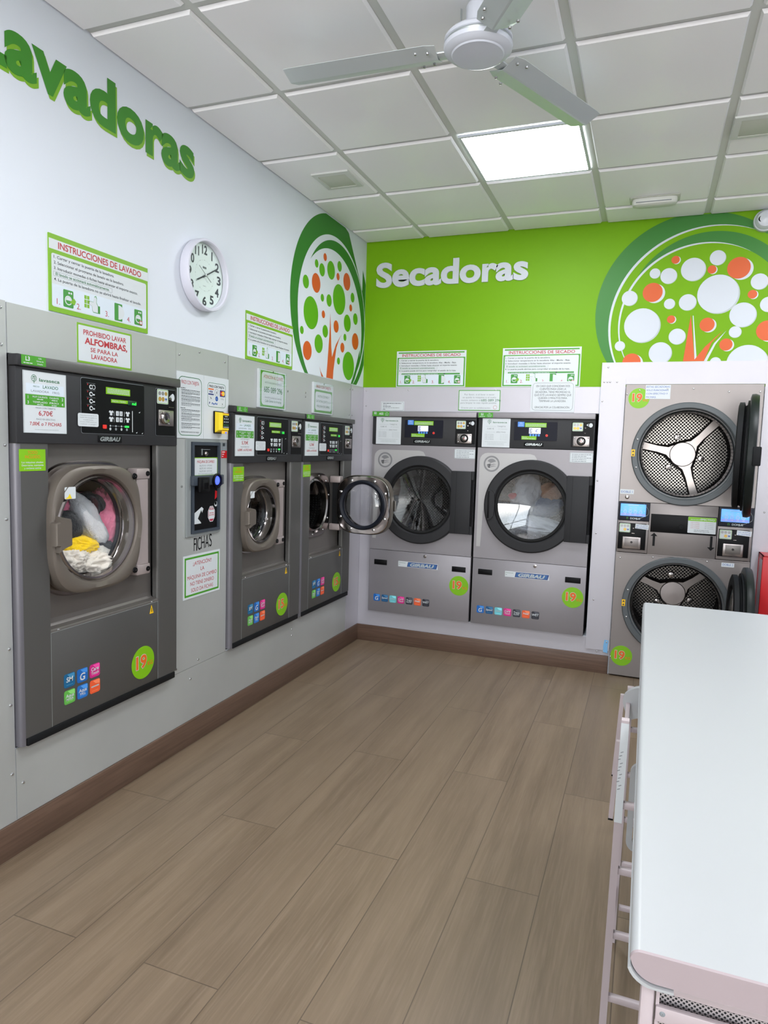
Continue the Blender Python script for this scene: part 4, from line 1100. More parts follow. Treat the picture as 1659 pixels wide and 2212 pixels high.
sh = lambda a, b, z: [(x, y, z) for x, y in squircle(0, 0, a, b, 4, 40)]
q.loft([sh(.122, .045, -.006), sh(.124, .046, -.022), sh(.118, .04, -.036), sh(.10, .03, -.042)], mat('aged_white_diffuser', (206, 208, 202), .4), False, True); q.build('diffuser', t_)
MB().box(-.10, .09, -.0475, -.044, -.030, -.026, M_grey).build('trim_line', t_)

# ceiling fan with three folded metal blades
ft = thing('ceiling_fan', 'white three-bladed ceiling fan with folded metal blades', 'ceiling fan', (1.405, 2.345, ZC))
MB().lathez([(.030, -.006), (.034, -.016)], 0, 0, M_gap, 24, True, False).lathez([(.034, -.014), (.044, -.03), (.042, -.11), (.038, -.125)], 0, 0, M_fanb, 32, True, True).build('canopy', ft)
MB().lathez([(.045, -.112), (.105, -.122), (.112, -.130), (.112, -.140), (.108, -.142), (.108, -.150), (.114, -.153), (.112, -.165), (.098, -.176), (.088, -.178), (.084, -.182), (.0005, -.186)], 0, 0, M_fanb, 56, True, False).build('motor_housing', ft)
MB().lathez([(.1085, -.1415), (.110, -.146), (.1085, -.1505)], 0, 0, M_silver, 56).build('trim_ring', ft)
MB().tube([(-.068, .02, -.012), (-.068, .02, -.128)], .003, M_silver, 8).build('safety_wire', ft)
for k, deg in enumerate((182.0, 65.0, -56.0)):
    b_ = MB()
    # along local x; crease down the middle, slight pitch
    def sec(x, hw, z, c=.016, tw=-.12):
        pts = [(-hw, .0), (-hw * .10, -c), (hw * .02, -c), (hw, .006)]
        return [(x, y * math.cos(tw) , z + zz + y * math.sin(tw)) for y, zz in pts]
    L1 = [sec(.135, .056, -.158), sec(.17, .067, -.158), sec(.665, .067, -.158), sec(.688, .064, -.158)]
    up = [[(x, y, z + .0015) for x, y, z in s] for s in L1]
    b_.loft([a + b[::-1] for a, b in zip(L1, up)], M_fan, True, True)
    r_ = MB().box(.085, .20, -.022, .022, -.166, -.160, M_fan, .002)
    sc_ = b_
    for x, y in ((.16, .045), (.16, -.045), (.20, .055), (.20, -.055)):
        z = -.158 + y * math.sin(-.14) - .008
        sc_.lathez([(.006, z), (.005, z - .005), (.001, z - .006)], x, y, M_screw, 10)
    o_ = b_.build('blade', ft, rotz=math.radians(deg), smooth=False)
    r_.build('blade_bracket', o_)

# dome camera high on the back wall
t_ = thing('security_camera', 'white round security camera high on the green wall', 'security camera', (2.575, YB, 2.888))
MB().lathe([(.062, -.002), (.062, -.03), (.058, -.034)], 0, 0, M_fanb, 40, True, True).build('base', t_)
MB().lathe([(.056, -.034), (.054, -.05), (.044, -.068), (.024, -.078), (.001, -.081)], 0, 0, M_fanb, 40).build('ball', t_)
MB().lathe([(.017, -.066), (.017, -.074), (.011, -.073), (.0005, -.070)], -.024, -.002, M_black, 24).build('lens', t_)
MB().lathe([(.017, -.066), (.017, -.074), (.011, -.075), (.0005, -.076)], .020, .006, M_black, 24).build('infrared_window', t_)

# ------------------------------------------------------------------ laundry
def lump(name, label, loc, size, m, seed, folds=5.0, amp=.12, rot=(0, 0, 0), group=None, cat='laundry'):
    """a crumpled piece of cloth: folded ellipsoid"""
    rg = random.Random(seed); from mathutils import noise
    bm = bmesh.new(); bmesh.ops.create_icosphere(bm, subdivisions=5, radius=1.0)
    off = Vector((rg.uniform(0, 50), rg.uniform(0, 50), rg.uniform(0, 50)))
    for v in bm.verts:
        d = v.co.normalized()
        n1 = noise.noise(d * 1.4 + off); n2 = noise.noise(d * folds + off + Vector((n1, n1, 0)) * 1.5); n3 = noise.noise(d * folds * 2.3 + off)
        v.co = d * (1 + .25 * n1 + amp * (1 - 2.2 * abs(n2)) + amp * .45 * n3)
        v.co = Vector((v.co.x * size[0], v.co.y * size[1], v.co.z * size[2]))
    me = bpy.data.meshes.new(name); bm.to_mesh(me); bm.free(); me.materials.append(m)
    for q in me.polygons: q.use_smooth = True
    o = bpy.data.objects.new(name, me); C.objects.link(o); o.location = loc; o.rotation_euler = rot
    return tag(o, label, cat, group)
c_pink, c_black = cloth('pink_cloth', (246, 138, 166)), cloth('black_fleece', (32, 34, 38), .95, 1)
c_fluff, c_yell = cloth('white_fleece', (238, 238, 240), .95, 1), cloth('yellow_cloth', (248, 206, 10))
c_cream, c_hot = cloth('cream_cloth', (224, 216, 204)), cloth('magenta_cloth', (190, 40, 96))
WX, WY, WZ = -.088, 1.715 + .352 + .066, 1.130        # behind the glass of the big washer
G = 'laundry in the big washer'
def wl(name, label, dy, dz, dx, size, m, seed, rot=(0, 0, 0), **k):
    return lump(name, label, (WX + dx, WY + dy * 1.04, WZ + dz), tuple(v * q for v, q in zip(size, (.8, 1.08, 1.1))), m, seed, rot=rot, group=G, **k)
wl('towel', 'bright pink crumpled cloth at the right in the big washer', .120, -.010, -.02, (.07, .075, .13), c_pink, 1, folds=4.5, amp=.16)
wl('towel', 'dusty pink cloth along the top of the load in the big washer', -.04, .088, -.045, (.06, .12, .030), c_pink, 2, (.15, 0, 0), folds=5)
wl('fleece', 'white fluffy roll curving through the load in the big washer', .005, .012, .0, (.08, .052, .120), c_fluff, 3, (.62, 0, 0), folds=7, amp=.05)
wl('fleece', 'black fluffy lump left of the white roll in the big washer', -.120, .010, .012, (.075, .075, .058), c_black, 4, (-.15, 0, 0), folds=7, amp=.05)
wl('fleece', 'black fluffy lump above the white roll in the big washer', .045, .078, -.02, (.06, .06, .048), c_black, 5, (-.5, 0, 0), folds=7, amp=.05)
wl('yellow_cloth', 'yellow cloth folded across the middle of the load in the big washer', -.075, -.068, .02, (.07, .105, .036), c_yell, 6, (-.15, 0, 0), folds=3, amp=.10)
wl('black_cloth', 'dark striped cloth low right in the load of the big washer', .075, -.092, .0, (.065, .055, .030), c_black, 7, (-.3, 0, 0), folds=4)
wl('cream_cloth', 'cream crumpled cloth at the lower left of the load in the big washer', -.110, -.115, .020, (.08, .070, .050), c_cream, 8, folds=4.5, amp=.22)
wl('cream_cloth', 'cream sheet in loose folds at the bottom of the big washer', -.015, -.155, .01, (.09, .125, .055), c_cream, 9, folds=3.6, amp=.24)
wl('cream_cloth', 'pale cloth at the lower right of the load in the big washer', .080, -.138, .0, (.075, .06, .045), c_cream, 10, folds=4.5, amp=.18)
wl('magenta_cloth', 'small magenta scrap at the bottom right of the big washer', .060, -.172, .055, (.018, .018, .020), c_hot, 12, folds=4)
c_gw, c_bl, c_tan, c_red2 = cloth('grey_white_cloth', (206, 210, 214)), cloth('slate_blue_cloth', (96, 112, 140)), cloth('tan_cloth', (206, 160, 130)), cloth('red_cloth', (206, 36, 56))
def dl(name, label, x, z, y, size, m, seed, rot=(0, 0, 0), **k):
    return lump(name, label, (.893 + .390 + x, YB + .16 + y, 1.103 + z), size, m, seed, rot=rot, group='laundry in the right-hand single dryer', **k)
dl('white_sheet', 'white sheet hanging down the left inside the right-hand single dryer', -.07, .05, .03, (.10, .07, .16), c_gw, 21, (0, .3, 0), folds=3)
dl('white_sheet', 'white sheet piled along the bottom inside the right-hand single dryer', .02, -.15, .0, (.19, .09, .055), c_gw, 22, (0, .15, 0), folds=3, amp=.16)
dl('blue_cloth', 'slate blue cloth in the middle of the right-hand single dryer', .06, -.02, .05, (.12, .07, .08), c_bl, 23, (0, -.3, 0), folds=3)
dl('tan_cloth', 'tan cloth at the upper right inside the right-hand single dryer', .10, .09, .04, (.08, .06, .06), c_tan, 24, folds=3)
dl('red_cloth', 'red scrap of cloth at the left inside the right-hand single dryer', -.155, .055, -.03, (.03, .03, .022), c_red2, 25, folds=3)

# ------------------------------------------------------------------ lettering and murals on the walls
def letters(word, x, z, h, width, label, place, m, m2=None, raised=.0, dx=.008, dz=-.012, name='wall_lettering'):
    th = thing(name, label, 'sign', place['loc'], place['rotz'])
    B = .035
    def ext(s):
        v = text_mesh(s, B)[0]; return min(q[0] for q in v), max(q[0] for q in v)
    full = ext(word); k = width / (full[1] - full[0])
    for i, ch in enumerate(word):
        a = ext(word[:i + 1])[1] - (ext(ch)[1] - ext(ch)[0])
        xx = x + (a - full[0]) * k; w = (ext(ch)[1] - ext(ch)[0]) * k
        q = MB()
        if m2:
            q.text(ch, xx + dx, z + dz, h, -.0008, m2, w, 'L', B); q.text(ch, xx, z, h, -.0014, m, w, 'L', B)
        else: q.text(ch, xx, z, h, -raised, m, w, 'L', B, thick=raised - .0005)
        q.build('letter', th, smooth=False)
    return th
letters('Lavadoras', 1.605, 2.672, .170, 1.115, 'large green word Lavadoras on the white left wall', LW, M_lettd, M_lettl)
letters('Secadoras', .085, 2.637, .158, 1.100, 'raised white word Secadoras on the green back wall', BW, M_treew, raised=.012)

def clip(poly, x0, x1, z0, z1):
    """Sutherland-Hodgman against a rectangle"""
    def cut(P, ins, inter):
        out = []
        for i in range(len(P)):
            a, b = P[i - 1], P[i]
            if ins(b):
                if not ins(a): out.append(inter(a, b))
                out.append(b)
            elif ins(a): out.append(inter(a, b))
        return out
    def ix(c): return lambda a, b: (c, a[1] + (b[1] - a[1]) * (c - a[0]) / (b[0] - a[0]))
    def iz(c): return lambda a, b: (a[0] + (b[0] - a[0]) * (c - a[1]) / (b[1] - a[1]), c)
    for ins, it in ((lambda q: q[0] >= x0, ix(x0)), (lambda q: q[0] <= x1, ix(x1)), (lambda q: q[1] >= z0, iz(z0)), (lambda q: q[1] <= z1, iz(z1))):
        if poly: poly = cut(poly, ins, it)
    return poly
def crescent(c0, r0, c1, r1, n=60):
    """points of disc 0 outside disc 1, as one outline (the two circles cross)"""
    d = math.dist(c0, c1)
    if d + min(r0, r1) <= max(r0, r1): return None
    a = (r0 * r0 - r1 * r1 + d * d) / (2 * d); h = math.sqrt(max(0, r0 * r0 - a * a))
    base = math.atan2(c1[1] - c0[1], c1[0] - c0[0]); q0 = math.atan2(h, a); q1 = math.atan2(h, a - d)
    A = [(c0[0] + r0 * math.cos(base + q0 + (2 * PI - 2 * q0) * i / n), c0[1] + r0 * math.sin(base + q0 + (2 * PI - 2 * q0) * i / n)) for i in range(n + 1)]
    Bk = [(c1[0] + r1 * math.cos(base - q1 - (2 * PI - 2 * q1) * i / n), c1[1] + r1 * math.sin(base - q1 - (2 * PI - 2 * q1) * i / n)) for i in range(n + 1)]
    return A + Bk
DL = [(4.08,2.679,.024,'o'),(3.962,2.61,.025,'g'),(4.04,2.59,.04,'g'),(4.172,2.619,.058,'g'),(4.301,2.676,.034,'g'),(3.823,2.468,.04,'g'),(3.961,2.491,.059,'o'),(4.28,2.604,.024,'o'),(4.424,2.603,.058,'o'),(4.052,2.419,.024,'g'),
      (4.151,2.422,.039,'g'),(4.307,2.46,.099,'g'),(4.527,2.518,.033,'g'),(3.899,2.296,.099,'g'),(4.072,2.319,.024,'o'),(4.5,2.442,.024,'o'),(4.268,2.275,.04,'o'),(4.448,2.328,.058,'g'),(4.586,2.381,.04,'g'),(3.782,2.172,.024,'g'),
      (4.104,2.217,.04,'g'),(4.414,2.226,.024,'g'),(4.013,2.124,.058,'g'),(3.859,2.06,.058,'o'),(4.593,2.225,.058,'o'),(4.376,2.151,.033,'o'),(4.318,2.053,.024,'g'),(4.485,2.039,.098,'g')]
th = thing('tree_mural', 'green and orange dotted tree in a ring painted on the white left wall', 'mural', **LW)
lim = (3.5, YB - .005, 1.921, ZC - .012)
ringm = MB()
big_ = clip(circle(4.234, 2.368, .602, 120), *lim)
ringm.face(big_, -.0006, M_treed)
ringm.face(clip(circle(4.246, 2.327, .520, 120), *lim), -.0010, M_wall)
ringm.face(clip(circle(4.274, 2.338, .483, 120), *lim), -.0014, M_treed)
ringm.face(clip(circle(4.217, 2.268, .486, 120), *lim), -.0018, M_wall)
ringm.face(clip([(4.425, 2.955), (4.70, 2.60), (4.70, 2.75), (4.765, 2.955)], *lim), -.0008, M_wall)
ringm.face(clip([(4.520, 1.90), (4.60, 2.02), (4.68, 2.18), (4.68, 2.10), (4.60, 1.96), (4.545, 1.90)], *lim), -.0022, M_treed)
ringm.build('painted_ring', th, smooth=False)
q = MB()
for x, z, r, c in DL: q.face(circle(x, z, r, 32), -.0024, M_treel if c == 'g' else M_treeo)
q.build('painted_leaves', th, smooth=False)
q = MB()
q.face([(4.176, 2.345), (4.167, 2.199), (4.144, 1.997), (4.133, 1.923), (4.236, 1.923), (4.240, 1.979), (4.28, 2.136), (4.315, 2.19), (4.359, 2.240), (4.271, 2.158), (4.235, 2.10), (4.214, 2.066), (4.200, 2.13)], -.0024, M_treeo)
q.face([(4.028, 1.985), (4.063, 1.923), (4.092, 1.923), (4.05, 1.955)], -.0024, M_treeo)
q.build('painted_trunk', th, smooth=False)

DRT = [(1.981,2.622,.037,'w'),(2.062,2.602,.057,'w'),(2.201,2.634,.083,'w'),(2.335,2.695,.053,'w'),(1.838,2.476,.056,'w'),(2.078,2.43,.038,'w'),(2.182,2.435,.059,'w'),(2.35,2.478,.138,'w'),(2.573,2.54,.056,'w'),(1.922,2.303,.127,'w'),
       (2.135,2.227,.058,'w'),(2.496,2.347,.087,'w'),(2.462,2.245,.041,'w'),(1.797,2.176,.037,'w'),(2.042,2.127,.08,'w'),(2.54,2.051,.137,'w'),(2.63,2.403,.053,'w'),(2.365,2.063,.038,'w'),
       (2.097,2.698,.029,'o'),(2.308,2.626,.03,'o'),(2.456,2.627,.077,'o'),(1.975,2.505,.071,'o'),(2.541,2.466,.031,'o'),(2.094,2.334,.029,'o'),(2.303,2.294,.051,'o'),(2.417,2.17,.044,'o'),(2.636,2.248,.072,'o'),(1.875,2.071,.067,'o'),
       ]
th = thing('tree_mural', 'white and orange dotted tree in a dark ring on the green back wall', 'mural', **BW)
lim = (1.5, 3.3, 2.071, ZC - .002)
q = MB()
q.face(clip(circle(2.226, 2.384, .592, 120), *lim), -.0022, M_treed)
q.face(clip(circle(2.306, 2.306, .587, 120), *lim), -.0026, M_treew)
q.face(clip(circle(2.320, 2.299, .587, 120), *lim), -.0030, M_green)
q.face(clip(circle(2.301, 2.372, .483, 120), *lim), -.0034, M_treed)
q.face(clip(circle(2.262, 2.310, .483, 120), *lim), -.0038, M_treew)
q.face(clip(circle(2.274, 2.300, .485, 120), *lim), -.0042, M_green)
q.build('painted_ring', th, smooth=False)
q = MB()
for x, z, r, c in DRT:
    r *= .86
    P_ = clip(circle(x, z, r * .97, 36), *lim)
    if c == 'o':
        P2 = clip(circle(x + r * .24, z - r * .12, r * .97, 36), *lim)
        if P2: q.face(P2, -.0046, M_treew)
        if P_: q.face(P_, -.0050, M_treeo)
    else:
        P2 = clip(circle(x + r * .07, z - r * .05, r * .97, 36), *lim)
        if P2: q.face(P2, -.0046, M_pale)
        if P_: q.face(P_, -.0050, M_treew)
q.build('painted_leaves', th, smooth=False)
q = MB()
q.face([(2.218, 2.352), (2.2225, 2.352), (2.258, 2.085), (2.246, 2.080)], -.0048, M_treew)
q.face([(2.207, 2.357), (2.180, 2.072), (2.300, 2.072), (2.335, 2.183), (2.399, 2.259), (2.30, 2.16), (2.246, 2.082)], -.0052, M_treeo)
q.face([(2.414, 2.255), (2.35, 2.18), (2.300, 2.072), (2.317, 2.072), (2.36, 2.175)], -.0050, M_treew)
q.build('painted_trunk', th, smooth=False)

# ------------------------------------------------------------------ signs
def hand_icon(mb, x, z, s, y):
    P = [(-.35, .12), (-.30, .22), (.02, .22), (.10, .55), (.22, .62), (.30, .50), (.28, .22), (.42, .0), (.42, -.42), (.0, -.42), (-.08, -.30), (-.10, -.05), (-.33, .02)]
    mb.face([(x + s * (a * 1.12 + .0), z + s * (b * 1.1)) for a, b in P], y, M_gdark)
    mb.face([(x + s * a, z + s * b) for a, b in P], y - .0002, M_paper)
    mb.face(rect(x + s * .44, x + s * .62, z - s * .46, z + s * .05), y, M_gdark)
    for i in range(2):
        for j in range(3): mb.face(rect(x - s * (.78 - .24 * i), x - s * (.58 - .24 * i), z + s * (.30 - .28 * j), z + s * (.54 - .28 * j)), y, M_lettl)
def washer_icon(mb, x, z, s, y, extra):
    mb.face(rrect(x - s * .42, x + s * .42, z - s * .55, z + s * .55, s * .08), y, M_gdark)
    mb.face(circle(x, z - s * .1, s * .3, 20), y - .0002, M_paper); mb.face(circle(x, z - s * .1, s * .23, 20), y - .0004, M_gdark)
    mb.face([(x + s * .22 * math.cos(q), z - s * .1 + s * .22 * math.sin(q)) for q in [PI * i / 8 for i in range(9)]], y - .0006, M_paper)
    for k in (.06, .24): mb.face(circle(x + s * k, z + s * .38, s * .07, 10), y - .0002, M_paper)
    if extra == 'arm': mb.face([(x + s * .1, z - s * .2), (x + s * .45, z + s * .12), (x + s * .62, z - s * .05), (x + s * .5, z - s * .32)], y - .0008, M_lettl)
    else:
        mb.face(rrect(x + s * .1, x + s * .42, z - s * .48, z - s * .2, s * .04), y - .0008, M_red); mb.face(rect(x + s * .15, x + s * .37, z - s * .43, z - s * .25), y - .001, M_paper)
def door_icon(mb, x, z, s, y):
    mb.face(rrect(x - s * .42, x + s * .35, z - s * .6, z + s * .6, s * .06), y, M_gdark)
    mb.face([(x - s * .1, z + s * .5)] + [(x + s * (.0 + .55 * math.cos(q)), z + s * .5 * math.sin(q)) for q in [PI / 2 - PI * i / 12 for i in range(13)]] + [(x - s * .1, z - s * .5)], y - .0002, M_paper)
    mb.face(rect(x - s * .1, x - s * .04, z - s * .5, z + s * .5), y - .0004, M_gdark)
def instruction_sign(label, x0, x1, z0, z1, title, lines, boxed, place, y=-.0055, white_edge=False):
    w, h = x1 - x0, z1 - z0; mb = MB(); X = lambda f: x0 + w * f; Z = lambda f: z1 - h * f
    if white_edge:
        mb.box(x0, x1, y, 0, z0, z1, M_paper); y -= .0004
        mb.face(rect(X(.012), X(.988), Z(.98), Z(.18)), y, M_gprint); mb.face(rect(X(.025), X(.975), Z(.065), Z(.03)), y, M_gprint)
        y -= .0003; mb.face(rrect(X(.03), X(.97), Z(.95), Z(.205), h * .03), y, M_paper); mb.face(rect(X(.03), X(.97), Z(.95), Z(.66)), y - .0002, M_paperb)
        mb.text(title, X(.5), Z(.155), h * .075, y, M_red, w * .84, bold=.012)
    else:
        mb.box(x0, x1, y, 0, z0, z1, M_lettl); y -= .0004
        mb.face(rect(x0, x1, Z(.195), Z(.065)), y, M_paper)
        mb.face(rrect(X(.02), X(.98), Z(.935), Z(.245), h * .03), y, M_paper); mb.face(rect(X(.02), X(.98), Z(.92), Z(.64)), y - .0002, M_paperb)
        mb.text(title, X(.5), Z(.17), h * .082, y - .0003, M_red, w * .84, bold=.02)
    y -= .0004
    zz = .305 if not white_edge else .275
    for i, s in enumerate(lines):
        ww = len(s) * .0131
        if i == boxed:
            mb.band(rrect(X(.035), X(.035 + ww + .05), Z(zz + .072 * i + .015), Z(zz + .072 * i - .048), h * .01), rrect(X(.037), X(.033 + ww + .05), Z(zz + .072 * i + .012), Z(zz + .072 * i - .045), h * .009), y, M_grey)
            mb.text(s, X(.055), Z(zz + .072 * i), h * .036, y, M_gtext, w * ww, 'L', .012)
        else: mb.text(s, X(.04), Z(zz + .072 * i), h * .036, y, M_ink, w * ww, 'L', .010)
    if white_edge:
        mb.face(rect(X(.08), X(.92), Z(.655), Z(.615)), y, M_gdark)
        mb.lines(X(.09), X(.62), Z(.648), h * .024, y - .0002, M_pale, random.Random(1)); mb.face(circle(X(.70), Z(.635), h * .02, 10), y - .0002, M_ink)
    s = h * .21; zi = Z(.79)
    for i, n in enumerate('1234'): mb.text(n + '.', X((.075, .26, .54, .775)[i]), zi - s * .5, h * .075, y, M_red, bold=.0)
    washer_icon(mb, X(.165), zi, s, y, 'arm'); hand_icon(mb, X(.40), zi, s, y); door_icon(mb, X(.665), zi, s, y); washer_icon(mb, X(.885), zi, s, y, 'lock')
    return tag(mb.build('instruction_sign', smooth=False, **place), label, 'sign', 'drying instruction signs' if white_edge else 'washing instruction signs')
LWT = ['1. Cargar y cerrar la puerta de la lavadora.', '2. Seleccionar el programa de lavado en la lavadora.', '3. Introducir monedas ó fichas hasta alcanzar el importe exacto.', 'El lavado se accionará automáticamente.', '4. La puerta de la lavadora no se abrirá hasta finalizar el lavado.']
instruction_sign('green-bordered washing instructions sign above the big washer', 1.889, 2.400, 1.928, 2.196, 'INSTRUCCIONES DE LAVADO', LWT, 3, LW)
instruction_sign('green-bordered washing instructions sign beside the tree on the left wall', 3.160, 3.664, 1.921, 2.172, 'INSTRUCCIONES DE LAVADO', LWT, 3, LW)
SWT = ['1. Cargar y cerrar la puerta de la secadora.', '2. Seleccionar temperatura en la secadora: Alta - Media - Baja.', '3. Introducir monedas ó fichas hasta alcanzar el importe exacto.', 'El secado se accionará automáticamente.', '4. La puerta puede abrirse para comprobar el estado de la ropa.']
instruction_sign('drying instructions sign on the green wall above the dryer tagged S2', .262, .780, 1.916, 2.172, 'INSTRUCCIONES DE SECADO', SWT, 3, BW, white_edge=True)
instruction_sign('drying instructions sign on the green wall above the dryer tagged S1', 1.037, 1.560, 1.916, 2.178, 'INSTRUCCIONES DE SECADO', SWT, 3, BW, white_edge=True)

def notice(name, label, x0, x1, z0, z1, place, border, rows, y=-.0062, rad=0, base=M_paper, bw=.035, cat='sign', inner=None, edge=None):
    w, h = x1 - x0, z1 - z0; mb = MB()
    mb.box(x0, x1, y, -.004, z0, z1, base); y -= .0004
    if border:
        e = edge or 0; mb.face(rrect(x0 + e, x1 - e, z0 + e, z1 - e, .002) if not rad or inner else rrect(x0 + e, x1 - e, z0 + e, z1 - e, rad), y, border)
        y -= .0003; b = h * bw; mb.face(rrect(x0 + e + b, x1 - e - b, z0 + e + b, z1 - e - b, max(.003, rad * .9)), y, M_paper)
    y -= .0003
    for s, fx, fz, fh, fw, m, bo in rows: mb.text(s, x0 + w * fx, z1 - h * fz, h * fh, y, m, w * fw, bold=bo)
    return mb, y
def done(mb, name, label, place, cat='sign'):
    return tag(mb.build(name, smooth=False, **place), label, cat)
mb, y = notice('', '', 2.010, 2.300, 1.763, 1.909, LW, M_lettl, [('PROHIBIDO LAVAR', .5, .275, .125, .78, M_red, .015), ('ALFOMBRAS,', .52, .50, .155, .78, M_red, .03), ('SE PARA LA', .48, .685, .105, .5, M_red, .012), ('LAVADORA', .48, .86, .115, .47, M_red, .015)], bw=.05)
done(mb, 'notice', 'white notice with green border reading prohibido lavar alfombras', LW)
# card payment sheets
mb = MB().box(2.590, 2.790, -.0075, -.004, 1.494, 1.796, M_paper); y = -.0079
o_ = rrect(2.600, 2.776, 1.506, 1.776, .03, 6); i_ = rrect(2.603, 2.773, 1.509, 1.773, .028, 6); mb.band(o_, i_, y, M_gtext)
mb.text('PAGO CON TARJETA', 2.688, 1.742, .017, y, M_red, .13); rg_ = random.Random(17)
mb.text('PROMOCIONES PAGANDO CON TARJETA', 2.688, 1.519, .0065, y, M_ink, .135)
zz = 1.722
for blk in (1, 5, 6, 3, 0, 1, 3, 4, 3, 0, 3, 2):
    for i in range(blk): mb.lines(2.616 + (0 if blk == 1 else .006), 2.762, zz, .0042, y, M_grey if i % 3 else M_ink, rg_, last=.25 if blk == 1 else (.55 if i == blk - 1 else 1)); zz -= .0052
    zz -= .0022 if blk else .004
done(mb, 'payment_sheet', 'white sheet of small print headed pago con tarjeta beside the big washer', LW)
mb = MB().box(2.792, 2.999, -.0075, -.004, 1.494, 1.796, M_paper); y = -.0079
o_ = rrect(2.822, 2.974, 1.650, 1.767, .018, 5); i_ = rrect(2.824, 2.972, 1.652, 1.765, .017, 5); mb.band(o_, i_, y, M_gtext)
mb.text('PAGO CON TARJETA', 2.898, 1.745, .011, y, M_ink, .125, bold=.02)
mb.face(rect(2.828, 2.872, 1.733, 1.739), y, M_orange); mb.text('VISA', 2.850, 1.719, .009, y, M_navy, .030, bold=.03, shear=.2); mb.face(rect(2.828, 2.872, 1.708, 1.714), y, M_navy)
mb.band(circle(2.897, 1.722, .018, 22), circle(2.897, 1.722, .0165, 22), y, M_grey)
for k in range(3): mb.band([(2.893 + .004 * k + .006 * math.cos(q) - .004, 1.722 + (.004 + .003 * k) * math.sin(q)) for q in [-1 + .25 * i for i in range(9)]], [(2.8918 + .004 * k + .006 * math.cos(q) - .004, 1.722 + (.004 + .003 * k) * math.sin(q)) for q in [-1 + .25 * i for i in range(9)]], y, M_grey)
mb.face(rect(2.924, 2.967, 1.705, 1.737), y, M_navy); mb.face(circle(2.939, 1.721, .012, 20), y - .0002, M_redp); mb.face(circle(2.952, 1.721, .012, 20), y - .0004, M_warn); mb.text('MasterCard', 2.9455, 1.719, .005, y - .0006, M_paper, .030)
mb.band(rrect(2.829, 2.870, 1.685, 1.703, .003), rrect(2.830, 2.869, 1.686, 1.702, .003), y, M_pale); mb.text('Pay', 2.850, 1.690, .007, y, M_ink, bold=.02)
mb.face(circle(2.897, 1.692, .012, 20), y, M_blue); mb.text('bizum', 2.897, 1.690, .004, y - .0002, M_paper, .016); mb.text('G Pay', 2.945, 1.690, .008, y, M_grey, .024)
mb.text('P', 2.838, 1.663, .010, y, M_navy, bold=.05, shear=.2); mb.text('PayPal', 2.880, 1.663, .009, y, M_blue, .05, bold=.03, shear=.2)
mb.face(circle(2.946, 1.669, .004, 12), y, M_grey); mb.lines(2.937, 2.957, 1.658, .004, y, M_pale, rg_)
done(mb, 'payment_sheet', 'white sheet of card logos above the yellow card reader', LW)
# acrylic holders with notices
def holder(label, x0, x1, z0, z1, rows, header=False, dep=.022):
    th = thing('notice_holder', label, 'sign', group='acrylic notice holders', **LW)
    b = MB().box(x0, x1, -dep + .003, -.0055, z0, z1, M_paper)
    y = -dep + .0026
    if header:
        b.face(rrect(x0 + .012, x1 - .012, z0 + .008, z1 - .045, .004), y, M_gprint); y -= .0003
        b.face(rrect(x0 + .020, x1 - .020, z0 + .022, z1 - .058, .02, 5), y, M_paper)
    else:
        b.face(rrect(x0 + .016, x1 - .012, z0 + .006, z1 - .006, .004), y, M_gprint); y -= .0003
        b.face(rrect(x0 + .026, x1 - .022, z0 + .016, z1 - .012, .025, 5), y, M_paper)
    y -= .0003; w, h = x1 - x0, z1 - z0
    for s, fx, fz, fh, fw, m, bo in rows: b.text(s, x0 + w * fx, z1 - h * fz, h * fh, y, m, w * fw, bold=bo)
    b.build('notice_card', th, smooth=False)
    c_ = MB().box(x0 - .003, x1 + .003, -dep - .0015, -dep, z0 - .003, z1 + .003, M_acryl)
    c_.build('acrylic_cover', th)
    MB().screw((x0 + x1) / 2, -dep + .001, z1 - .004, .005).build('screw', th)
    return th
holder('acrylic holder with customer service phone number above the washer tagged L2', 3.270, 3.565, 1.676, 1.884,
       [('ATENCIÓN AL CLIENTE', .52, .22, .085, .72, M_red, 0), ('ANTE CUALQUIER INCIDENCIA', .52, .35, .045, .62, M_grey, 0), ('685 089 296', .52, .585, .145, .68, M_gtext, .012),
        ('Lavandería autoservicio lavaseca', .52, .74, .05, .62, M_grey, 0), ('Calle Gómez de Arteche', .52, .84, .065, .6, M_gtext, 0)])
holder('acrylic holder headed pago con tarjeta above the washer tagged L1', 3.925, 4.205, 1.680, 1.876,
       [('PAGO CON TARJETA', .5, .17, .09, .76, M_red, 0), ('INSTRUCCIONES Y', .5, .47, .07, .60, M_gtext, 0), ('DATÁFONO JUNTO A LA', .5, .63, .07, .74, M_gtext, 0), ('MÁQUINA DE CAMBIO', .5, .79, .07, .68, M_gtext, 0)], True)
mb, y = notice('', '', 2.640, 2.936, .728, .938, LW, M_gprint, [('¡¡ATENCIÓN!!', .5, .25, .085, .5, M_red, 0), ('LA', .5, .40, .085, .1, M_red, 0), ('MÁQUINA DE CAMBIO', .5, .56, .085, .80, M_red, 0), ('NO TIENE DINERO', .5, .71, .085, .64, M_red, 0), ('SOLO DA FICHAS', .5, .86, .085, .60, M_red, 0)], edge=.010, bw=.045)
done(mb, 'notice', 'white notice with green frame reading solo da fichas under the change machine', LW)
mb, y = notice('', '', .737, 1.034, 1.752, 1.894, BW, M_gprint, [('Por favor, si al lavar o secar', .5, .25, .075, .72, M_grey, 0), ('se queda la máquina o el suelo', .5, .39, .075, .80, M_grey, 0), ('sucios, avísanos al', .30, .53, .075, .46, M_grey, 0), ('685 089 296', .78, .545, .105, .46, M_gtext, .0), ('para limpiar lo más rápido posible', .48, .66, .075, .86, M_grey, 0), ('Gracias por su colaboración', .42, .90, .075, .70, M_grey, 0)], bw=.035)
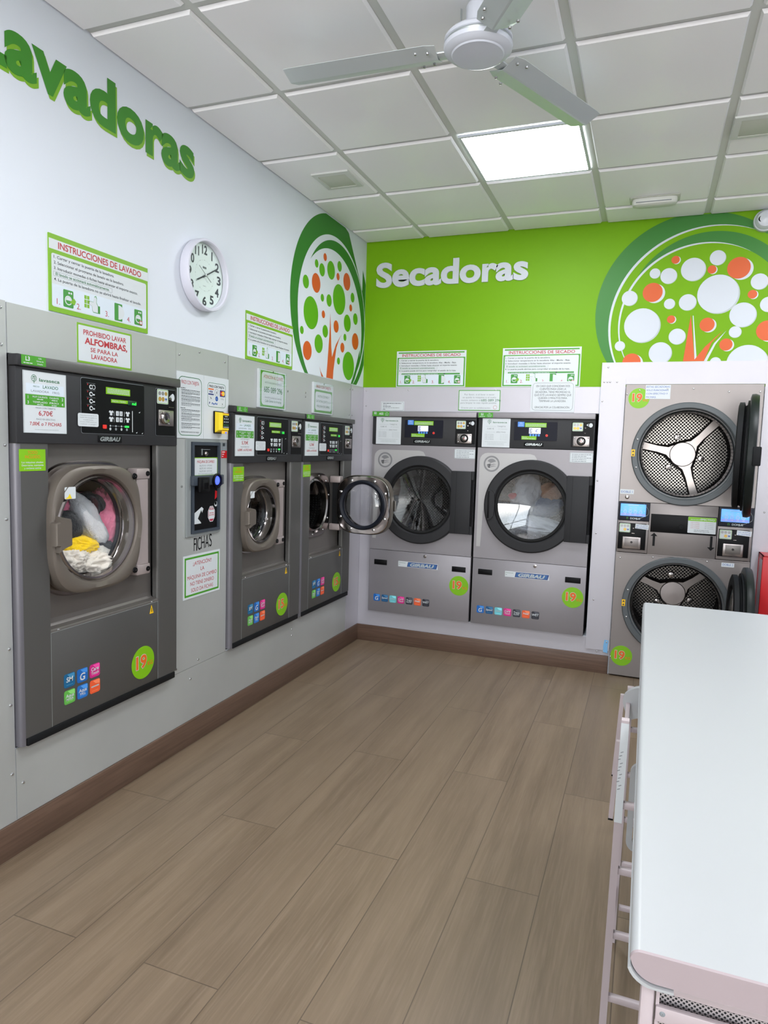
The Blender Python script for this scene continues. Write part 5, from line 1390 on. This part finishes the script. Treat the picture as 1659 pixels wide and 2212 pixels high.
mb.band(circle(1.000, 1.776, .013, 20), circle(1.000, 1.776, .0115, 20), y, M_red)
done(mb, 'notice', 'green-framed notice asking to report a dirty machine, between the dryer signs', BW)
mb, y = notice('', '', 1.243, 1.533, 1.748, 1.952, BW, M_grey, [(s, .5, .185 + .098 * i if i < 6 else .88, .062, ww, M_ink, 0) for i, (s, ww) in enumerate((('EN CASO QUE COINCIDAN DOS', .76), ('CLIENTES PARA USAR LA', .60), ('SECADORA, TIENE PRIORIDAD EL', .80), ('QUE ESTÉ LAVANDO SIEMPRE QUE', .84), ('QUEDEN 3 MINUTOS PARA', .66), ('TERMINAR LA LAVADORA.', .62), ('GRACIAS POR LA COLABORACIÓN.', .80)))], edge=.010, bw=.011, rad=.022, y=-.0095, inner=None)
done(mb, 'notice', 'white notice on dryer priority partly covering the right drying sign', BW)
mb, y = notice('', '', .150, .330, 1.744, 1.812, BW, M_grey, [], edge=.004, bw=.02, rad=.008); rg_ = random.Random(6)
for i in range(5): mb.lines(.166, .316, 1.796 - .0105 * i, .006, y, M_ink if i in (0, 2, 4) else M_grey, rg_, last=(.95, .2, .45, .85, .12)[i])
done(mb, 'notice', 'small white label of fine print above the tag of the dryer marked S2', BW)

# wall clock
th = thing('wall_clock', 'round white wall clock showing about ten past eight', 'clock', (0, 2.775, 2.255), PI / 2)
R_ = .163
MB().lathe([(R_ * .93, 0), (R_ * .985, -.004), (R_, -.02), (R_, -.044), (R_ * .985, -.050), (R_ * .93, -.050), (R_ * .905, -.044), (R_ * .90, -.022)], 0, 0, mat('white_clock_rim', (214, 214, 226), .35), 72).build('rim', th)
fc = MB().prism(circle(0, 0, R_ * .905, 72), -.020, -.018, M_dial).build('dial', th)
q = MB(); y = -.0206
for n in range(1, 13):
    a = PI / 2 - n * PI / 6; q.text(str(n), R_ * .70 * math.cos(a), R_ * .715 * math.sin(a) - .019, .038, y, M_ink, .040 if n in (10, 12) else (.030 if n == 11 else .009 if n == 1 else .031), bold=.03)
for n in range(60):
    a = n * PI / 30; q.face(circle(R_ * .43 * math.cos(a), R_ * .43 * math.sin(a), .0016 if n % 5 == 0 else .0007, 8), y, M_ink)
for k in (-1, 0, 1): q.face(circle(.0095 * k, .036, .0038, 12, .0055), y, M_ink)
q.text('QUARTZ', 0, -.05, .004, y, M_grey)
q.build('numerals', fc, smooth=False)
def hand(nm, deg, length, back, w, y, m):
    a = math.radians(90 - deg); c, s = math.cos(a), math.sin(a)
    P_ = [(-back, -w), (length * .9, -w), (length, -w * .5), (length, w * .5), (length * .9, w), (-back, w)]
    MB().prism([(u * c - v * s, u * s + v * c) for u, v in P_], y - .0012, y, m).build(nm, th)
hand('hour_hand', 243, .070, .018, .0035, -.024, M_ink); hand('minute_hand', 61, .112, .022, .0028, -.027, M_ink); hand('second_hand', 302, .065, .045, .0009, -.030, M_ink)
MB().lathe([(.006, -.023), (.006, -.032), (.001, -.033)], 0, 0, M_silver, 16).build('hub', th)

# ------------------------------------------------------------------ change machine, card reader and stickers between the washers
th = thing('change_machine', 'black token change machine set in the steel panel beside the big washer', 'change machine', **LW)
a, b, c, d = 2.690, 2.920, 1.035, 1.478
MB().ring(rect(2.656, 2.924, 1.029, 1.490), rect(2.686, 2.918, 1.040, 1.478), -.014, -.0045, M_silver).build('outer_frame', th)
bz = MB().ring(rect(a + .001, b - .003, c + .006, d - .001), rect(a + .016, b - .018, c + .020, d - .016), -.020, -.002, mat('blue_grey_bezel', (56, 64, 74), .4))
bz.build('bezel', th)
dr = MB().box(a + .004, b - .004, -.010, .05, c + .008, d - .002, M_black)
dr = dr.build('door', th)
MB().lathe([(.012, -.010), (.012, -.014), (.007, -.020), (.003, -.020)], 2.806, 1.422, M_steel, 18).box(2.772, 2.778, -.0125, -.0098, 1.415, 1.445, M_silver).box(2.768, 2.842, -.0105, -.0098, 1.441, 1.443, M_grey).build('door_lock', dr)
cd = MB().box(2.706, 2.902, -.0115, -.010, 1.318, 1.404, M_lettl); cd.face(rrect(2.712, 2.898, 1.320, 1.400, .008), -.0118, M_paper); y = -.0121
cd.text('MÁQUINA DE CAMBIO', 2.805, 1.377, .013, y, M_red, .14)
for i, s in enumerate(('BILLETE 5€ = 5 FICHAS', 'BILLETE 10€ = 10 FICHAS', 'BILLETE 20€ = 20 FICHAS')): cd.text(s, 2.805, 1.361 - .0135 * i, .0075, y, M_grey, .10)
cd.text('PROMOCIONES PAGANDO CON TARJETA', 2.805, 1.323, .005, y, M_grey, .12)
cd.build('price_card', dr, label='white card with green border')
bl = MB().box(2.682, 2.934, -.030, -.010, 1.270, 1.318, mat('blue_grey_bezel', (56, 64, 74), .4), .004)
bl.box(2.715, 2.795, -.046, -.028, 1.238, 1.312, M_black, .006).box(2.735, 2.775, -.050, -.044, 1.250, 1.300, M_blackm, .003)
for i in range(5): bl.box(2.742 + .007 * i, 2.744 + .007 * i, -.052, -.050, 1.255, 1.285, M_black)
bl.lathe([(.036, -.030), (.036, -.040), (.030, -.043), (.028, -.034)], 2.868, 1.290, M_black, 24)
bl = bl.build('note_reader', dr, label='projecting black note reader')
MB().lathe([(.022, -.033), (.018, -.035), (.001, -.035)], 2.870, 1.291, M_blueled, 20).build('blue_lamp', bl, label='glowing blue lamp')
st_ = MB()
st_.face([(2.712, 1.135), (2.775, 1.165), (2.790, 1.155), (2.760, 1.105), (2.772, 1.085), (2.710, 1.085)], -.0105, M_paper)
st_.face([(2.745, 1.11), (2.772, 1.15), (2.785, 1.12), (2.77, 1.09)], -.0108, M_blackm)
st_.build('torn_sticker', dr, label='torn white remains of a sticker')
o_ = [(2.855 + .031 * math.cos(q), 1.125 + .042 * math.sin(q)) for q in [PI / 8 + PI / 4 * i for i in range(8)]]
i_ = [(2.855 + (u - 2.855) * .9, 1.125 + (v - 1.125) * .92) for u, v in o_]
o8 = MB().face(o_, -.0105, M_paper).face(i_, -.0108, mat('crimson_print', (170, 36, 66), .45)); o8.face(rect(2.832, 2.878, 1.100, 1.146), -.0111, M_paper)
o8.text('24H', 2.855, 1.149, .011, -.0111, M_paper, bold=.03); o8.lines(2.838, 2.872, 1.128, .005, -.0114, M_red, rg_); o8.lines(2.836, 2.874, 1.118, .005, -.0114, M_red, rg_)
o8.build('octagon_sticker', dr, label='white and crimson octagonal sticker')
MB().face([(2.882, 1.195), (2.900, 1.205), (2.902, 1.235), (2.886, 1.240)], -.0105, M_redp).build('red_sticker', dr, label='red scrap of sticker')
MB().band(circle(2.892, 1.172, .013, 16), circle(2.890, 1.176, .009, 16), -.0105, M_paper).build('white_sticker', dr)
# FICHAS in worn black letters
th = thing('wall_lettering', 'worn black letters reading fichas below the change machine', 'sign', **LW)
for i, ch in enumerate('FICHAS'):
    xx = (2.722, 2.742, 2.752, 2.781, 2.813, 2.846)[i]
    MB().text(ch, xx, .952 + (.002 * i if i else .003), .062, -.0048, M_blackm, (.016, .007, .026, .028, .030, .022)[i], 'L', .0).build('letter', th, smooth=False)
mb = MB().box(2.945, 2.993, -.0052, -.004, 1.400, 1.437, M_redp); mb.box(2.945, 2.993, -.005, -.004, 1.439, 1.478, M_grey); mb.face(rect(2.955, 2.975, 1.460, 1.475), -.0055, M_ink); mb.text('STOP', 2.969, 1.444, .009, -.0054, M_paper) if False else None
for i in range(3): mb.lines(2.949, 2.989, 1.428 - .011 * i, .007, -.0056, M_paper, rg_, last=(.9, .7, .5)[i])
tag(mb.build('sticker', smooth=False, **LW), 'small red and grey sticker right of the change machine', 'sticker')
th = thing('card_reader', 'yellow contactless card reader with black keypad screen on white sheet', 'card reader', **LW)
cb = MB().box(2.868, 2.946, -.018, -.0078, 1.522, 1.632, M_black, .003).build('back_plate', th)
q = MB(); z0, z1 = 1.526, 1.628
pr = [(2.870, -.016), (2.870, -.040), (2.884, -.052), (2.938, -.052), (2.945, -.044), (2.945, -.016)]
q.loft([[(x, y, z0 + (.014 if y < -.03 else .0)) for x, y in pr], [(x, y, z1 - (.006 if y < -.03 else 0)) for x, y in pr]], M_yellow, True, True)
bd = q.build('housing', th, label='yellow housing')
k_ = MB().prism(rrect(2.888, 2.937, 1.550, 1.612, .003), -.0535, -.0515, M_black); y = -.0538
for i in range(3):
    for j in range(3): k_.face(rect(2.894 + .015 * i, 2.901 + .015 * i, 1.591 - .015 * j, 1.598 - .015 * j), y, M_gtext if j == 2 else M_pale)
k_.face(rect(2.900, 2.925, 1.605, 1.608), y, M_paper); k_.face(rect(2.889, 2.936, 1.551, 1.557), y, M_grey)
k_.build('keypad_screen', bd)
MB().loft([[(2.912 + .024 * math.cos(q), -.046 + .010 * math.sin(q), z) for q in [2 * PI * i / 20 for i in range(20)]] for z in (1.522, 1.536)], M_warn, True, True).build('card_slot', bd)
MB().box(2.902, 2.914, -.0575, -.054, 1.524, 1.531, M_blueled).build('slot_lamp', bd, label='pale blue lamp')
mk = MB(); mk.lines(2.886, 2.938, 1.621, .004, -.0525, M_red, rg_); mk.build('printed_mark', bd)

# ------------------------------------------------------------------ table and rack at the right
th = thing('table', 'long white laminate folding table with mesh drawers, at the right', 'table', (0, 0, 0))
TX0, TX1, TY0, TY1, TZ = 2.033, 2.95, .820, 2.868, .900
pr = [(TX0 + .012 - .012 * math.cos(q), TZ - .012 + .012 * math.sin(q)) for q in [PI / 2 * i / 6 for i in range(7)]] + [(TX1, TZ), (TX1, TZ - .036), (TX0 + .030, TZ - .036)]
pr += [(TX0 + .030 - .030 * math.sin(q), TZ - .006 - .030 * math.cos(q)) for q in [PI / 2 * i / 8 for i in range(1, 8)]]
q = MB().loft([[(x, TY0 + .004, z) for x, z in pr], [(x, TY1, z) for x, z in pr]], M_table, False, True)
tt = q.build('table_top', th)
MB().loft([[(x, TY0 + .004, z) for x, z in pr], [(x, TY0, z) for x, z in [(2.4 + (u - 2.4) * .998, TZ - .018 + (v - TZ + .018) * .97) for u, v in pr]]], M_edge, False, True).build('end_edge', tt, label='pinkish white cut end')
lip = [(u, v) for u, v in pr[:1]]
arc = [(TX0 + .030 - .031 * math.cos(q), TZ - .006 - .031 * math.sin(q)) for q in [PI / 2 * i / 8 for i in range(2, 9)]] + [(TX0 + .05, TZ - .037)]
o2 = [(x - .003 * (1 if x < TX0 + .03 else 0), z - .003) for x, z in arc]
q = MB().loft([[(x, TY0 - .004, z) for x, z in arc + o2[::-1]], [(x, TY1, z) for x, z in arc + o2[::-1]]], M_table, True, True)
q.build('edge_band', tt)
def post(x0, x1, y0, y1, z0, z1): return MB().box(x0, x1, y0, y1, z0, z1, M_rack, .004)
for x in (2.048, 2.90):
    for y in (.835, 2.80): post(x, x + .016, y, y + .02, 0, TZ - .037).build('leg', th)
for k, z0 in enumerate((.635, .44, .245)):
    zt_ = z0 + .195
    dw = MB().ring(rect(2.066, 2.898, z0 + .005, zt_ + .020), rect(2.070, 2.894, z0 + .009, zt_ + .0105), .842, .846, M_rack)
    dw.box(2.066, 2.898, .840, .848, zt_ + .012, zt_ + .022, M_rack, .002)
    dw.box(2.066, 2.898, .838, .846, zt_ - .026, zt_ - .006, M_rack, .002)
    for x in (2.074, 2.89): dw.lathe([(.0035, .838), (.002, .837), (.0005, .837)], x, zt_ - .014, M_grey, 10)
    dw = dw.build('drawer', th)
    MB().box(2.068, 2.896, .850, .8515, z0 + .006, zt_ + .004, M_mesh).box(2.068, 2.0695, .851, 1.20, z0 + .006, zt_ + .004, M_mesh).box(2.8945, 2.896, .851, 1.20, z0 + .006, zt_ + .004, M_mesh).box(2.068, 2.896, .851, 1.20, z0 + .006, z0 + .0075, M_mesh).build('mesh_basket', dw)
for y in (1.21, 2.0, 2.79): MB().box(2.064, 2.90, y, y + .015, TZ - .055, TZ - .037, M_rack, .003).build('cross_rail', th)

th = thing('metal_rack', 'white enamelled metal rack of short rungs standing against the table', 'rack', (0, 0, 0))
ry0, ry1 = 1.65, 2.10
def rail(nm, xt, xb, y, z1, w, z0=0.0):
    q = MB().loft([[(xb - w / 2, y - .010, z0), (xb + w / 2, y - .010, z0), (xb + w / 2, y + .010, z0), (xb - w / 2, y + .010, z0)], [(xt - w / 2, y - .010, z1), (xt + w / 2, y - .010, z1), (xt + w / 2, y + .010, z1), (xt - w / 2, y + .010, z1)]], M_rack, True, True)
    return q.build(nm, th)
f0 = rail('front_post', 2.005, 1.997, ry0, .868, .017)
rail('front_post', 2.42, 2.42, ry0, .84, .017)
b0 = rail('rear_post', 2.010, 2.004, ry1, .80, .017)
rail('rear_post', 2.42, 2.42, ry1, .80, .017)
for i in range(5):
    z = .660 - .163 * i
    if z > 0.03:
        xl_ = 2.005 - .008 * (1 - z / .868)
        MB().box(xl_ + .0075, 2.4125, ry0 - .007, ry0 + .007, z - .007, z + .009, M_rack, .002).build('rung', th)
for i in range(5):
    z = .672 - .140 * i
    MB().box(2.016, 2.4125, ry1 - .007, ry1 + .007, z - .007, z + .007, M_rack, .002).build('rung', th)
for z in (.18, .76):
    for x in (2.006 if z > .5 else 2.0, 2.42): MB().box(x - .006, x + .006, ry0 + .0105, ry1 - .0105, z - .006, z + .006, M_rack, .002).build('side_bar', th)
tp = MB().loft([[(2.005 - .008 * (1 - z / .868) + s * .0088, ry0 - .0108, z) for s, z in ((-1, .62), (1, .62), (1, .862), (-1, .862))]], M_paper, True, False)
for i in range(11):
    z = .70 + .009 * i; x_ = 2.0 + .003 * math.sin(i * 2.1)
    tp.face([(x_ - .003, z), (x_ + .003, z + .003), (x_ + .002, z + .0045), (x_ - .004, z + .0015)], 0, M_grey)
tp.v = [(x, ry0 - (.0108 if j < 4 else .0111), z) for j, (x, y, z) in enumerate(tp.v)]
tp.build('tape_strip', f0, label='white tape with faint grey handwriting')
# flared curved cap on the rear posts, and two arms hanging from it
hi = [(2.030, .813), (2.0215, .810), (2.012, .805), (2.004, .799), (1.996, .790), (1.992, .780), (1.9907, .766), (1.9957, .747), (2.0034, .727), (2.0068, .713)]
capL = hi + [(2.03, .722), (2.06, .727), (2.36, .727), (2.40, .722)] + [(4.43 - x, z) for x, z in hi[::-1]]
MB().loft([[(x, ry1 - .040, z) for x, z in capL], [(x, ry1 - .030, z + .001) for x, z in capL], [(2.215 + (x - 2.215) * .985, ry1 - .012, .77 + (z - .77) * .96) for x, z in capL]], M_table, True, True).build('curved_cap', th, label='white flared plastic cap')
for y, (xa, za), (xb, zb) in ((2.13, (1.9885, .764), (1.978, .512)), (1.86, (1.990, .729), (1.982, .514))):
    q = MB().loft([[(xb - .006, y - .007, zb), (xb + .006, y - .007, zb), (xb + .006, y + .007, zb), (xb - .006, y + .007, zb)], [(xa - .006, y - .007, za), (xa + .006, y - .007, za), (xa + .006, y + .007, za), (xa - .006, y + .007, za)]], M_rack, True, True)
    q.box(xb - .0065, xb + .0065, y - .0075, y + .0075, zb - .004, zb + .001, M_blackm)
    q.build('hanging_arm', th)
q = MB().ring(rrect(2.024, 2.30, .36, .62, .03, 6), rrect(2.040, 2.282, .378, .602, .02, 6), 1.985, 2.0, M_table); q = q.build('mesh_tray_frame', th)
MB().box(2.047, 2.283, 1.990, 1.993, .377, .603, M_mesh).build('mesh_tray', q)

# red fire equipment cabinet on the right
th = thing('fire_cabinet', 'red metal fire extinguisher cabinet with clear side window, behind the table', 'fire cabinet', (0, 0, 0))
a, b, c, d, e, f = 2.688, 2.93, 4.575, YB - .013, .36, .905
q = MB().box(a, b, d - .004, d, e, f, M_redp).box(a, b, c, d, f - .004, f, M_redp).box(a, b, c, d, e, e + .004, M_redp).box(b - .004, b, c, d, e, f, M_redp)
q.build('cabinet_body', th)
MB().box(a - .002, b + .002, c - .012, c, e - .002, f - .006, M_redp, .003).build('cabinet_door', th)
fr = MB()
for y0, y1, z0, z1 in ((c, c + .022, e, f), (d - .022, d, e, f), (c, d, f - .03, f), (c, d, e, e + .03)): fr.box(a, a + .005, y0, y1, z0, z1, M_redp)
fr = fr.build('side_frame', th)
MB().box(a + .001, a + .004, c + .020, d - .020, e + .028, f - .028, M_acryl).build('side_window', fr)
